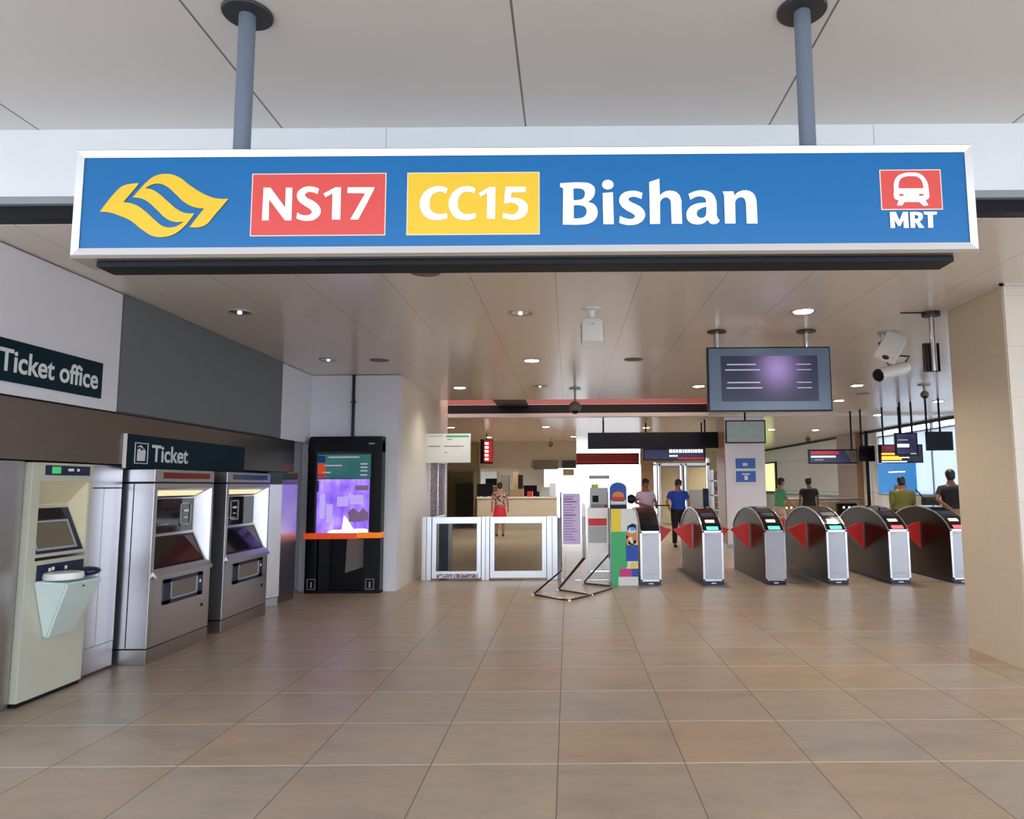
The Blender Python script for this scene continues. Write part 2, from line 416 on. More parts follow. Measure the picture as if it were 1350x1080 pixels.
LEFTW = Matrix(((0, 0, 1, 0), (1, 0, 0, 0), (0, 1, 0, 0), (0, 0, 0, 1)))       # xy -> YZ, facing +X
def text(s, name, m, parent, loc, size, basis, xs=1, off=0, ext=.001, space=1):
    cu = bpy.data.curves.new('t', 'FONT'); cu.body = s; cu.size = size; cu.offset = off; cu.extrude = ext; cu.space_character = space
    return curve_mesh(cu, name, m, parent, Matrix.Translation(loc) @ basis @ Matrix.Diagonal((xs, 1, 1, 1)))
def shape(contours, name, m, parent, Y, mp, ext=.0015):
    """filled outline; contours of (x, y[, corner]) in the traced sheet, mp -> (X, Z) metres"""
    cu = bpy.data.curves.new('g', 'CURVE'); cu.dimensions = '2D'; cu.fill_mode = 'BOTH'; cu.resolution_u = 8; cu.extrude = ext
    for ct in contours:
        sp_ = cu.splines.new('BEZIER'); sp_.bezier_points.add(len(ct) - 1); sp_.use_cyclic_u = True
        for bp_, p in zip(sp_.bezier_points, ct):
            bp_.co = (*mp(p[0], p[1]), 0); h = 'VECTOR' if len(p) > 2 else 'AUTO'
            bp_.handle_left_type = h; bp_.handle_right_type = h
    return curve_mesh(cu, name, m, parent, Matrix.Translation((0, Y, 0)) @ FRONT)
def C(*pts): return [(x, y, 1) for x, y in pts]
def ellc(cx, cy, rx_, ry_, n=10): return [(cx + rx_ * math.cos(2 * PI * k / n), cy + ry_ * math.sin(2 * PI * k / n)) for k in range(n)]

def fit_text(s, name, m, parent, X, y0, y1, z0, cap):
    """lettering on the left wall fitted between y0 and y1 with capital height cap"""
    cu = bpy.data.curves.new('t', 'FONT'); cu.body = s; cu.size = 1; cu.offset = .018; cu.extrude = .002
    tmp = bpy.data.objects.new('tmp', cu); COL.objects.link(tmp)
    dg = bpy.context.evaluated_depsgraph_get(); me = bpy.data.meshes.new_from_object(tmp.evaluated_get(dg)); COL.objects.unlink(tmp); bpy.data.objects.remove(tmp)
    xs = [v.co.x for v in me.vertices]; capn = max(v.co.y for v in me.vertices if v.co.x < min(xs) + .2)
    k = (y1 - y0) / (max(xs) - min(xs)); kc = cap / capn
    for v in me.vertices: v.co = Vector((X + v.co.z * .5, y0 + (v.co.x - min(xs)) * k, z0 + v.co.y * kc)) - rootof(parent).location
    me.materials.clear(); me.materials.append(W[m]); me.name = name
    o = bpy.data.objects.new(name, me); o.parent = parent; COL.objects.link(o); return o

# ================================================================== SETTING
HC = 3.16      # hall ceiling
struct('ground', MB().box(-60, 60, -60, 90, -.30, -.012), 'ground')
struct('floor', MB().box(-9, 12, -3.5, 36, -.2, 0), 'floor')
struct('ceiling_1', MB().box(-9, 9, -1.2, 4.25, 3.73, 3.95), 'canopy')
def sheet_with_gap(): 
    m = MB(); m.box(-9, 9.6, 4.37, 13.75, HC, HC + .12); m.box(-9, 9.6, 16.9, 34.2, HC - .06, HC + .1)
    m.box(-9, -4.7, 13.75, 16.9, HC, HC + .1); m.box(3.3, 9.6, 13.75, 16.9, HC, HC + .1)
    return m
struct('ceiling_2', sheet_with_gap(), 'ceil')
# recess behind the slot
struct('trim_4', MB().box(-4.7, 3.3, 16.9, 17.0, 3.42, 3.9), 'salmon')
struct('trim_5', MB().box(-4.7, 3.3, 16.8, 16.9, HC + .03, 3.40), 'brown_pan')
struct('trim_6', MB().box(-4.7, 3.3, 16.72, 16.9, HC - .055, HC + .03), 'beam')
struct('trim_7', MB().box(-1.62, -.92, 13.76, 16.78, 3.34, 3.40), 'brown_pan')
struct('ceiling_3', MB().box(-4.9, 3.4, 13.6, 17.1, 3.9, 4.0), 'salmon')
struct('trim_13', MB().box(-4.84, -4.7, 13.63, 17.0, HC + .02, 3.92).box(3.3, 3.4, 13.63, 17.0, HC + .02, 3.92).box(-4.84, 3.4, 13.63, 13.75, HC + .12, 3.92), 'salmon')
struct('wall_front', MB().box(-9, 9, 4.25, 4.37, 3.295, 3.80), 'fascia')
struct('trim_1', MB().box(-9, 9, 4.235, 4.37, 3.245, 3.283).box(-9, 9, 4.243, 4.37, 3.283, 3.295), 'trim_grey')
struct('trim_2', MB().box(-9, 9, 4.27, 4.37, 3.165, 3.245), 'dark_slot')
# left side of the entrance
struct('wall_left', MB().box(-9, -4.35, 4.40, 10.6, 0, 3.15).box(-4.35, -3.80, 4.40, 5.98, 2.14, 3.15).box(-4.35, -3.80, 9.42, 10.6, 2.14, 3.15)
       .box(-4.35, -3.84, 5.98, 9.42, 2.14, 3.15), 'white_wall')
struct('trim_3', MB().box(-3.84, -3.79, 5.995, 9.41, 2.15, 3.155), 'grey_panel')
struct('wall_back', MB().box(-9, -2.50, 10.66, 10.78, 0, 3.15).box(-3.9, -2.50, 10.52, 10.66, 0, 3.15).box(-3.905, -3.895, 10.515, 10.53, 0, 3.15).box(-3.14, -3.136, 10.516, 10.53, 0, 3.15), 'white_wall')
# cream wall running back with its low window
def side_wall():
    m = MB(); x0, x1 = -2.64, -2.505
    m.box(x0, x1, 10.78, 13.05, 0, HC); m.box(x0, x1, 13.05, 14.72, 0, .9); m.box(x0, x1, 13.05, 14.72, 1.98, HC); m.box(x0, x1, 14.72, 14.85, 0, HC); m.box(x0, x1, 13.75, 14.85, HC, 3.9)
    return m
struct('wall_hall_left', side_wall(), 'cream_wall')
w1 = MB().box(-2.63, -2.51, 13.05, 13.09, .9, 1.98).box(-2.63, -2.51, 14.66, 14.72, .9, 1.98).box(-2.63, -2.51, 13.05, 14.72, .9, .93).box(-2.63, -2.51, 13.05, 14.72, 1.95, 1.98).box(-2.60, -2.54, 14.0, 14.06, .93, 1.95).build('window_1', 'alu')
w1['kind'] = 'structure'
pn = MB().box(-2.575, -2.565, 13.09, 14.66, .93, 1.95).build('window_film', 'printed_film', w1)
# column on the right
struct('wall_column', MB().box(3.66, 4.9, 5.88, 6.74, 0, HC), 'column')
struct('wall_column_facing', MB().box(3.668, 4.9, 5.865, 5.88, 0, HC), 'columnf')
struct('trim_8', MB().box(3.63, 4.95, 5.84, 5.865, HC - .02, HC).box(3.63, 3.66, 5.84, 6.78, HC - .02, HC), 'beam')
# hall, right wall
def right_wall():
    m = MB(); x0, x1 = 9.3, 9.5
    m.box(x0, x1, 8.0, 21.5, 0, 1.2); m.box(x0, x1, 21.5, 34, 0, HC + .02)
    return m
struct('wall_right', right_wall(), 'wall_r')
w2 = struct('window_2', MB().box(9.36, 9.38, 8.0, 21.5, 1.2, 2.88), 'frosted')
for yy_ in (11.4, 14.4, 18.35): MB().box(9.33, 9.41, yy_, yy_ + .03, 1.2, 3.14).build('window_mullion', 'trim_grey', w2)
struct('trim_14', MB().box(9.33, 9.42, 8, 21.5, 2.86, 2.90), 'trim_grey')
struct('trim_9', MB().box(9.24, 9.34, 8.0, 34, HC - .13, HC - .05), 'dark_slot')
struct('trim_10', MB().box(9.1, 9.32, 22.6, 24.2, 0, HC - .06), 'tan')
struct('trim_11', MB().box(9.27, 9.31, 24.3, 34, 1.02, 1.10).box(9.27, 9.45, 8, 21.5, 1.16, 1.20), 'trim_grey')
pipe = MB().tube([(9.15, 21.9, 0), (9.15, 21.9, 3.1)], .05, 10)
struct('trim_12', pipe, 'black')
struct('wall_far', MB().box(4.2, 9.5, 34, 34.2, 0, HC), 'beige')
# passenger service area far left
struct('wall_service', MB().box(-3.22, .31, 26.0, 26.2, 2.12, HC - .05), 'beige')
struct('wall_service_left', MB().box(-4.7, -3.22, 26.25, 26.45, 0, HC - .05).box(-4.9, -4.7, 14.85, 26.45, 0, HC - .05), 'olive')
struct('wall_service_back', MB().box(-3.9, -1.0, 30.0, 30.2, 0, HC - .05), 'beige')
struct('wall_lobby', MB().box(2.72, 3.18, 26.6, 27.0, 0, HC - .06), 'tan')

# ================================================================== LEFT METAL CLADDING
def clad():
    m = MB()
    m.box(-4.34, -3.80, 4.40, 9.93, 1.705, 2.135)
    return m
t = thing('steel_wall_cladding', 'brown-grey brushed steel cladding round the ticket machines on the left wall', 'wall cladding', (-3.95, 7, 0))
clad().build('top_band', 'steel_dark', t)
lo = MB(); lo.box(-4.34, -3.845, 4.40, 5.07, .0, 1.695); lo.build('side_panel', 'steel', t)
lo = MB(); lo.box(-4.34, -3.865, 5.755, 6.22, .02, .22); lo.box(-4.34, -3.862, 5.755, 5.98, .223, 1.50, .003); lo.box(-4.34, -3.862, 5.984, 6.22, .223, 1.50, .003); lo.box(-4.34, -3.862, 5.755, 6.22, 1.508, 1.695, .003); lo.build('side_panel', 'steel_v', t)
MB().box(-4.34, -3.95, 7.33, 7.59, 0, 1.7).build('gap_filler', 'dark_slot', t); MB().box(-4.34, -3.95, 8.71, 9.2, 0, 1.7).build('gap_filler', 'dark_slot', t)
MB().box(-3.805, -3.797, 4.40, 9.93, 2.125, 2.14).box(-3.803, -3.797, 4.70, 4.705, 1.705, 2.13).build('top_edge', 'dark_slot', t)

# ================================================================== CREAM TOP-UP MACHINE
t = thing('top_up_machine', 'cream card top-up machine with mint tray set in the steel wall', 'ticket machine', (-3.9, 5.34, 0))
y0, y1, XF = 5.085, 5.745, -3.80
body = MB()
body.box(-4.2, XF, y0, y0 + .085, .03, 1.69, .004)        # near stile
body.box(-4.2, XF, y1 - .045, y1, .03, 1.69, .004)
body.box(-4.2, XF, y0 + .08, y1 - .04, 1.555, 1.69)
body.box(-4.2, XF, y0 + .08, y1 - .04, .03, .985)
body.build('cabinet', 'cream', t)
MB().box(-4.2, XF - .01, y0 + .01, y1 - .01, 0.0, .03).build('plinth', 'dark_slot', t)
ya, yb, za, zb = y0 + .085, y1 - .045, 1.0, 1.555
D = XF - .12
rec = MB()
rec.quad((XF - .01, ya, zb), (XF - .01, yb, zb), (D, yb - .06, zb - .165), (D, ya, zb - .165))
rec.quad((XF - .01, yb, zb), (XF - .01, yb, za), (D, yb - .06, za + .35), (D, yb - .06, zb - .165))
rec.quad((XF - .01, ya, zb), (D, ya, zb - .165), (D, ya, za + .35), (XF - .01, ya, za))
rec.quad((D, ya, zb - .165), (D, yb - .06, zb - .165), (D, yb - .06, za + .30), (D, ya, za + .30))
rec.build('recess', 'cream_in', t)
nrm = Vector((.37, 0, .12)).normalized()
A0 = Vector((XF + .004, 0, za + .01)); A1 = Vector((D + .005, 0, za + .375))
def sl(u, v, ymin, ymax0, ymax1, off=0):
    """point on the sloping fascia: u along y 0..1, v up 0..1"""
    p = A0.lerp(A1, v); ym = ymax0 + (ymax1 - ymax0) * v
    return Vector((p.x, ymin + (ym - ymin) * u, p.z)) + nrm * off
def slope_panel(m_, u0, u1, v0, v1, th, off, *yy):
    return m_.slab([sl(u0, v0, *yy, off), sl(u1, v0, *yy, off), sl(u1, v1, *yy, off), sl(u0, v1, *yy, off)], nrm, th)
yy = (ya, yb - .01, yb - .065)
slope_panel(MB(), 0, 1, 0, 1, .012, 0, *yy).build('sloping_fascia', 'cream', t)
slope_panel(MB(), .02, .97, .06, .95, .004, .004, *yy).build('blue_surround', 'navy', t)
slope_panel(MB(), .03, .86, .12, .70, .004, .008, *yy).build('screen_bezel', 'grey_pl', t)
slope_panel(MB(), .06, .80, .16, .66, .004, .012, *yy).build('screen', 'screen_off', t)
slope_panel(MB(), .02, .80, .74, .94, .004, .008, *yy).build('reader_window', 'black_gloss', t)
h = MB().box(XF, XF + .006, ya + .04, yb - .01, 1.60, 1.672).build('header_label', 'navy', t)
MB().box(XF + .006, XF + .009, ya + .10, ya + .19, 1.612, 1.662).build('green_symbol', 'green_lit', h)
MB().box(XF + .006, XF + .008, ya + .27, ya + .33, 1.632, 1.652).build('symbol', 'letter', h); MB().box(XF + .006, XF + .008, ya + .37, ya + .395, 1.632, 1.652).build('symbol', 'letter', h)
h = MB().box(XF, XF + .007, ya + .02, yb - .02, .835, .955).build('slot_label', 'navy', t)
for a_, c_ in ((.13, .90), (.165, .905), (.30, .90)): MB().box(XF + .007, XF + .009, ya + a_, ya + a_ + .025, c_, c_ + .025).build('symbol', 'letter', h)
# mint tray: a wedge that widens upwards
tr = MB()
top = [(XF, 5.17, .82), (XF + .21, 5.21, .80), (XF + .225, 5.57, .80), (XF, 5.68, .82)]
bot = [(XF, 5.29, .43), (XF + .03, 5.30, .42), (XF + .03, 5.58, .42), (XF, 5.60, .43)]
def insetr(p, q, f): return [Vector(a).lerp(Vector(b), f) for a, b in zip(p, q)]
tr.rings([bot, insetr(bot, top, .5), top, [(x + .01 * (i in (1, 2)), y + (-.01 if i < 2 else .01), z + .025) for i, (x, y, z) in enumerate(top)]])
bmesh.ops.bevel(tr.bm, geom=[e for e in tr.bm.edges], offset=.012, segments=2, affect='EDGES')
tray = tr.build('tray', 'mint', t, smooth=True)
MB().lathe((XF + .10, 5.33, .845), [(.001, 0), (.125, 0), (.13, .015), (.125, .045), (.11, .05), (.001, .05)], 30).build('bowl', 'white_pl', tray, True)
MB().ell((XF + .13, 5.555, .875), (.085, .085, .035)).build('slot_cover', 'navy', tray, True)
MB().ell((XF + .225, 5.37, .79), (.004, .014, .006)).build('lock', 'black', tray)

# ================================================================== STEEL TICKET MACHINES
def ticket_machine(yn, yf, label, second=False):
    XF, XB = -3.61, -4.2
    t = thing('ticket_machine', label, 'ticket machine', ((XF + XB) / 2, (yn + yf) / 2, 0), 'steel ticket machines under the Ticket sign')
    rz0, rz1 = .76, 1.50           # recess
    ra, rb = yn + .055, yf - .035
    b = MB()
    b.box(XB, XF, yn, ra, .135, 1.54, .004)                       # near cheek, with its seam
    b.box(XB, XF, rb, yf, .135, 1.54, .004)
    b.box(XB, XF, ra - .01, rb + .01, .135, rz0, 0)
    b.box(XB, XF, ra - .01, rb + .01, rz1, 1.54, 0)
    b.build('cabinet', 'steel_v', t)
    MB().box(-3.792, -3.784, yn - .002, yn + .004, .14, 1.54).box(XB, XF - .004, yn + .002, yf - .002, 1.538, 1.552).box(XB, XF - .004, yn + .002, yf - .002, .122, .137).build('shadow_gap', 'black', t)
    MB().box(XB, XF - .002, yn, yf, 0, .124, .003).build('plinth', 'steel', t)
    hd = MB().box(XB, XF, yn, yf, 1.555, 1.665, .004).build('header', 'steel_v', t)
    MB().box(XF, XF + .005, yn + .13, yf - .09, 1.585, 1.64).build('message_display', 'blue_disp' if second else 'led_red_dim', hd, label='dim blue display strip' if second else 'dim red display strip')
    D = XF - .16
    r = MB()
    r.quad((XF - .005, ra, rz1), (XF - .005, rb, rz1), (D, rb - .05, rz1 - .09), (D, ra, rz1 - .09))
    r.quad((XF - .005, rb, rz1), (XF - .005, rb, rz0), (D, rb - .05, rz0 + .30), (D, rb - .05, rz1 - .09))
    r.quad((XF - .005, ra, rz0), (XF - .005, ra, rz1), (D, ra, rz1 - .09), (D, ra, rz0 + .30))
    r.quad((D, ra, rz1 - .09), (D, rb - .05, rz1 - .09), (D, rb - .05, rz0 + .28), (D, ra, rz0 + .30))
    r.build('recess', 'steel_v', t)
    MB().slab([(XF - .04, ra + .04, rz1 - .026), (XF - .04, rb - .10, rz1 - .026), (D + .05, rb - .12, rz1 - .066), (D + .05, ra + .04, rz1 - .066)], (0, 0, 1), .006).build('strip_light', 'lamp_warm', t)
    cpn = MB().slab([(D + .012, ra + .01, rz0 + .325), (D + .012, rb - .06, rz0 + .325), (D + .012, rb - .06, rz1 - .10), (D + .012, ra + .01, rz1 - .10)], (1, 0, 0), .01).build('payment_panel', 'navy' if False else 'screen_dark', t)
    q = MB(); X = D + .02; yr = rb - .11 if not second else ra + .55
    for (a, b_, c_, d_) in ((yr - .20, yr, 1.14, 1.155), (yr - .20, yr, 1.345, 1.36), (yr - .20, yr - .18, 1.14, 1.36), (yr - .02, yr, 1.14, 1.36)): q.box(X - .006, X, a, b_, c_, d_)
    q.build('card_reader_frame', 'grey_pl', cpn)
    MB().box(X - .006, X + .004, yr - .14, yr - .06, 1.27, 1.29).box(X - .006, X + .002, yr - .13, yr - .07, 1.21, 1.22).build('card_slot', 'letter', cpn)
    MB().ell((X, ra + .20, 1.33), (.008, .015, .02)).build('button', 'grey_pl', cpn, True); MB().ell((X, ra + .06, 1.25), (.01, .03, .02)).build('coin_slot', 'grey_pl', cpn, True); MB().box(X - .008, X + .02, ra + .28, ra + .42, 1.16, 1.175).build('note_slot', 'grey_pl', cpn)
    n2 = Vector((.30, 0, .14)).normalized()
    B0 = Vector((XF - .02, 0, rz0 + .02)); B1 = Vector((D + .02, 0, rz0 + .32))
    def P(y, v, off=0): p = B0.lerp(B1, v) + n2 * off; return Vector((p.x, y, p.z))
    def sp(m_, a0, a1, b0, b1, v0, v1, th, off): return m_.slab([P(a0, v0, off), P(a1, v0, off), P(b1, v1, off), P(b0, v1, off)], n2, th)
    ro = .055
    sp(MB(), ra, rb - .01, ra, rb - ro, 0, 1, .012, 0).build('sloping_panel', 'steel_v', t)
    sp(MB(), ra, rb - .04, ra, rb - ro - .03, .03, .93, .004, .004).build('screen_bezel', 'black', t)
    sp(MB(), ra + .03, rb - .09, ra + .03, rb - ro - .07, .10, .87, .003, .007).build('screen', 'screen_dark', t)
    MB().prism([(XF - .02, rz0 - .005), (XF + .035, rz0 - .05), (XF + .035, rz0 - .025), (XF - .015, rz0 + .03)], 1, ra - .01, rb + .01).build('ledge', 'steel_v', t)
    ty0, ty1 = yn + .22, yf - .16
    dl = MB()
    for (a, b_, c_, d_) in ((ty0, ty1, .655, .685), (ty0, ty1, .465, .50), (ty0, ty0 + .10, .465, .685), (ty1 - .10, ty1, .465, .685)): dl.box(XF - .01, XF + .012, a, b_, c_, d_)
    dlo = dl.build('ticket_outlet', 'navy', t)
    MB().box(XF - .001, XF + .004, ty0 + .10, ty1 - .10, .50, .655).build('outlet_tray', 'cover', dlo)
    q = MB()
    q.box(XF + .004, XF + .016, ty0 + .10, ty0 + .115, .50, .655).box(XF + .004, XF + .016, ty1 - .115, ty1 - .10, .50, .655).box(XF + .004, XF + .016, ty0 + .10, ty1 - .10, .50, .512)
    q.build('outlet_rim', 'grey_pl', dlo)
    MB().ell((XF + .013, ty1 - .05, .60), (.006, .018, .018)).build('button', 'letter', dlo)
    MB().lathe((XF - .002, yf - .14, .36), [(.001, 0), (.016, 0), (.016, .008), (.001, .008)], 14, Matrix(((0, 0, 1), (1, 0, 0), (0, 1, 0)))).build('lock', 'black', t)
    return t
ticket_machine(6.27, 7.32, 'steel ticket machine with red display strip under the Ticket sign')
ticket_machine(7.60, 8.70, 'steel ticket machine with blue display strip beyond the red-display one', True)
# plain unit at the end
t = thing('steel_cabinet', 'plain blank steel cabinet between second ticket machine and white wall', 'cabinet', (-3.9, 9.55, 0))
pr = [(-4.2, 9.22), (-3.86, 9.22), (-3.74, 9.40), (-3.74, 9.93), (-4.2, 9.93)]
MB().prism(pr, 2, .10, 1.535).build('body', 'steel_v', t)
MB().prism([(x - .01 * (x > -4), y) for x, y in pr], 2, 0, .092).build('plinth', 'steel', t)
MB().prism(pr, 2, 1.545, 1.695).build('cap', 'screen_dark', t)

# signs of the left wall
t = thing('ticket_sign', 'long dark teal Ticket sign above the steel ticket machines', 'sign', (-3.79, 7.2, 1.67))
MB().box(-3.80, -3.778, 6.115, 8.36, 1.672, 1.968, .002).build('panel', 'teal_sign', t)
MB().box(-3.80, -3.776, 6.10, 6.115, 1.672, 1.968).build('end_cap', 'letter', t)
fit_text('Ticket', 'lettering', 'sign_text', t, -3.777, 6.49, 7.11, 1.742, .150)
q = MB()
for (a, b_, c_, d_) in ((6.23, 6.43, 1.893, 1.900), (6.23, 6.43, 1.715, 1.722), (6.23, 6.24, 1.715, 1.90), (6.42, 6.43, 1.715, 1.90)): q.box(-3.78, -3.775, a, b_, c_, d_)
q.build('pictogram_frame', 'sign_text', t)
MB().prism([(6.27, 1.74), (6.385, 1.74), (6.39, 1.825), (6.37, 1.85), (6.35, 1.835), (6.325, 1.83), (6.30, 1.85), (6.27, 1.835)], 0, -3.780, -3.775).build('pictogram_hand', 'sign_text', t)
MB().prism([(6.275, 1.865), (6.32, 1.88), (6.355, 1.855), (6.34, 1.848), (6.315, 1.865), (6.275, 1.857)], 0, -3.780, -3.775).build('pictogram_ticket', 'sign_text', t)
t = thing('ticket_office_sign', 'dark teal Ticket office sign on white wall at left edge', 'sign', (-3.79, 4.9, 2.22))
MB().box(-3.805, -3.785, 4.42, 5.755, 2.225, 2.515, .002).build('panel', 'teal_sign', t)
fit_text('Ticket office', 'lettering', 'sign_text', t, -3.784, 4.695, 5.70, 2.298, .150)

# ================================================================== KIOSK
KY = 10.42
t = thing('information_kiosk', 'tall black interactive kiosk with violet screen and orange band', 'kiosk', (-3.2, KY, 0))
x0, x1 = -3.75, -2.68
k = MB(); k.box(x0, x0 + .13, KY - .10, KY + .09, .77, 2.17, .01).box(x1 - .13, x1, KY - .10, KY + .09, .77, 2.17, .01).box(x0 + .1, x1 - .1, KY - .02, KY + .09, .77, 2.1)
k.prism([(x0, 2.0), (x0 + .02, 2.20), (x0 + .05, 2.225), (x1, 2.225), (x1, 2.0)], 1, KY - .12, KY + .09)
k.build('housing', 'black', t)
MB().box(x0 + .12, x1 - .12, KY - .105, KY - .03, 1.98, 2.06).build('brow', 'black_gloss', t)
MB().ell((x1 - .15, KY - .125, 2.12), (.05, .008, .012)).build('camera_lens', 'grey_pl', t)
s1 = MB().box(x0 + .13, x1 - .18, KY - .06, KY - .02, 1.62, 1.97).build('timetable_screen', 'scr_green', t)
q = MB()
for i, (z, w, xx) in enumerate(((1.92, .45, .28), (1.80, .26, .22), (1.70, .12, .20))): q.box(x0 + xx, x0 + xx + w, KY - .063, KY - .06, z, z + .016)
for z in (1.82, 1.77, 1.72, 1.66): q.box(x1 - .32, x1 - .22, KY - .063, KY - .06, z, z + .018)
q.build('screen_text', 'scr_grey', s1)
MB().box(x0 + .135, x0 + .24, KY - .063, KY - .06, 1.70, 1.83).build('screen_button', 'orange', s1)
MB().box(x0 + .135, x0 + .24, KY - .063, KY - .06, 1.635, 1.69).build('screen_button', 'scr_red', s1)
MB().box(x0 + .135, x0 + .24, KY - .063, KY - .06, 1.85, 1.95).build('screen_button', 'blue', s1)
s2 = MB().box(x0 + .10, x1 - .19, KY - .05, KY - .03, .84, 1.61).build('video_screen', 'violet', t)
YS = KY - .053
MB().box(x0 + .11, x0 + .155, YS - .002, YS, 1.43, 1.59).build('picture_patch', 'scr_navy', s2)
MB().prism([(x0 + .50, .875), (x0 + .525, 1.09), (x0 + .55, 1.07), (x0 + .67, .895)], 1, YS - .003, YS).build('picture_sail', 'scr_white', s2)
MB().prism([(x0 + .30, .86), (x0 + .36, .885), (x0 + .60, .89), (x0 + .80, .905), (x0 + .875, .89), (x0 + .875, .845), (x0 + .30, .845)], 1, YS - .0015, YS).build('picture_deck', 'scr_white', s2)
MB().prism([(x0 + .60, 1.0), (x0 + .58, 1.14), (x0 + .66, 1.20), (x0 + .74, 1.13), (x0 + .80, 1.2), (x0 + .875, 1.12), (x0 + .875, 1.02), (x0 + .75, 1.0)], 1, YS - .001, YS).build('picture_skyline', 'violet_dim', s2)
MB().box(x0 + .68, x0 + .87, YS - .001, YS, 1.45, 1.52).build('picture_roof', 'violet_dim', s2)
q = MB()
for (a, b_, c_, d_) in ((.17, .25, 1.05, 1.4), (.27, .36, .98, 1.25), (.42, .58, 1.22, 1.36), (.62, .80, 1.25, 1.38)): q.box(x0 + a, x0 + b_, YS - .0008, YS, c_, d_)
q.build('picture_towers', 'violet_pale', s2)
MB().box(x0 - .01, x1 - .32, KY - .16, KY + .05, .765, .845, .004).build('band', 'orange', t)
MB().box(x1 - .318, x1 + .01, KY - .16, KY + .05, .775, .85, .004).build('band', 'orange2', t, label='amber end of the band')
k = MB().box(x0, x0 + .16, KY - .10, KY + .09, 0, .765, .006).box(x1 - .24, x1, KY - .10, KY + .09, 0, .765, .006).box(x0 + .1, x1 - .1, KY + .04, KY + .09, 0, .765)
k.box(x0 + .18, x0 + .34, KY - .06, KY + .05, .02, .765).box(x0, x1, KY - .09, KY + .09, 0, .03)
k.build('base', 'black', t)
MB().prism([(x0 + .54, .27), (x0 + .56, .755), (x1 - .25, .755), (x1 - .25, .36)], 1, KY + .02, KY + .04).build('inner_plate', 'cover', t)
q = MB()
for xa in (x0 + .04, x1 - .20):
    for (a, b_, c_, d_) in ((0, .12, .055, .062), (0, .12, .195, .202), (0, .007, .055, .2), (.113, .12, .055, .2), (.05, .07, .08, .16)): q.box(xa + a, xa + b_, KY - .103, KY - .10, c_, d_)
q.build('sticker', 'trim_grey', t)
cd = MB().tube([(-3.165, KY + .07, 2.22), (-3.165, KY + .07, 3.15)], .022, 10)
cd.box(-3.20, -3.13, KY + .05, KY + .1, 2.74, 2.76)
tag(cd.build('cable_conduit', 'black'), 'thin black cable pipe rising from the kiosk to the ceiling', 'pipe')

# ================================================================== HANGING STATION SIGN
SX0, SX1, SZ0, SZ1, SY = -2.19, 1.82, 2.51, 3.01, 3.05
t = thing('station_name_sign', 'long blue hanging station name sign reading Bishan in aluminium frame', 'sign', (-.185, 3.15, 2.47))
fr = MB(); FW = .042
def framepiece(pts): # chamfered frame section running round the front
    pass
fr.box(SX0, SX1, SY + .012, SY + .20, SZ1 - FW, SZ1).box(SX0, SX1, SY + .012, SY + .20, SZ0, SZ0 + FW)
fr.box(SX0, SX0 + FW, SY + .012, SY + .20, SZ0 + FW, SZ1 - FW).box(SX1 - FW, SX1, SY + .012, SY + .20, SZ0 + FW, SZ1 - FW)
O = [(SX0, SZ0), (SX1, SZ0), (SX1, SZ1), (SX0, SZ1)]; I = [(SX0 + FW, SZ0 + FW), (SX1 - FW, SZ0 + FW), (SX1 - FW, SZ1 - FW), (SX0 + FW, SZ1 - FW)]
for i in range(4):
    a, b_, c_, d_ = O[i], O[(i + 1) % 4], I[(i + 1) % 4], I[i]
    e = [(a[0] * .75 + d_[0] * .25, a[1] * .75 + d_[1] * .25), (b_[0] * .75 + c_[0] * .25, b_[1] * .75 + c_[1] * .25)]
    fr.quad((a[0], SY + .012, a[1]), (b_[0], SY + .012, b_[1]), (e[1][0], SY - .004, e[1][1]), (e[0][0], SY - .004, e[0][1]))
    fr.quad((e[0][0], SY - .004, e[0][1]), (e[1][0], SY - .004, e[1][1]), (c_[0], SY, c_[1]), (d_[0], SY, d_[1]))
    fr.quad((d_[0], SY, d_[1]), (c_[0], SY, c_[1]), (c_[0], SY + .014, c_[1]), (d_[0], SY + .014, d_[1]))
fr.build('frame', 'alu_frame', t)
MB().box(SX0 + FW, SX1 - FW, SY + .006, SY + .03, SZ0 + FW, SZ1 - FW).build('blue_panel', 'sign_blue', t)
MB().box(SX0 + .02, SX1 - .02, SY + .19, SY + .205, SZ0 + .01, SZ1 - .01).build('back_panel', 'alu', t)
MB().box(SX0 + .09, SX1 - .09, SY + .05, SY + .18, SZ0 - .028, SZ0, .006).build('lower_tray', 'dark_slot', t)
PY = SY + .005
def sheet(ox, oy, s):
    def f(x, y): p = at(ox + x / s, oy + y / s, PY); return (p.x, p.z)
    return f
c1, c2, c3, c4, c5, c6 = sheet(330, 225, 7.5), sheet(535, 225, 7.5), sheet(730, 225, 9.643), sheet(860, 225, 9), sheet(1150, 215, 11.37), sheet(125, 220, 7.5)
def rect_of(f, pts): q = [f(*p) for p in pts]; xs = [p[0] for p in q]; zs = [p[1] for p in q]; return min(xs), max(xs), min(zs), max(zs)
def plate(name, m_, x0, x1, z0, z1):
    o = MB().box(x0, x1, PY - .0010, PY + .002, z0, z1).build(name, m_, t)
    q = MB(); k = .004
    for (a, b_, c_, d_) in ((x0 - k, x1 + k, z1, z1 + k), (x0 - k, x1 + k, z0 - k, z0), (x0 - k, x0, z0, z1), (x1, x1 + k, z0, z1)): q.box(a, b_, PY - .0008, PY + .002, c_, d_)
    q.build('keyline', 'keyline', o); return o
pa = rect_of(c1, [(30, 40), (1325, 632)]); pb = rect_of(c2, [(25, 30), (1315, 622)]); pc = rect_of(c5, [(118, 115), (1045, 685)])
r1 = plate('line_code_plate', 'sign_red', *pa); r1['label'] = 'red line code plate'
r2 = plate('line_code_plate', 'sign_yellow', *pb); r2['label'] = 'yellow line code plate'
r3 = plate('train_symbol_plate', 'sign_red', *pc)
LY = PY - .0030
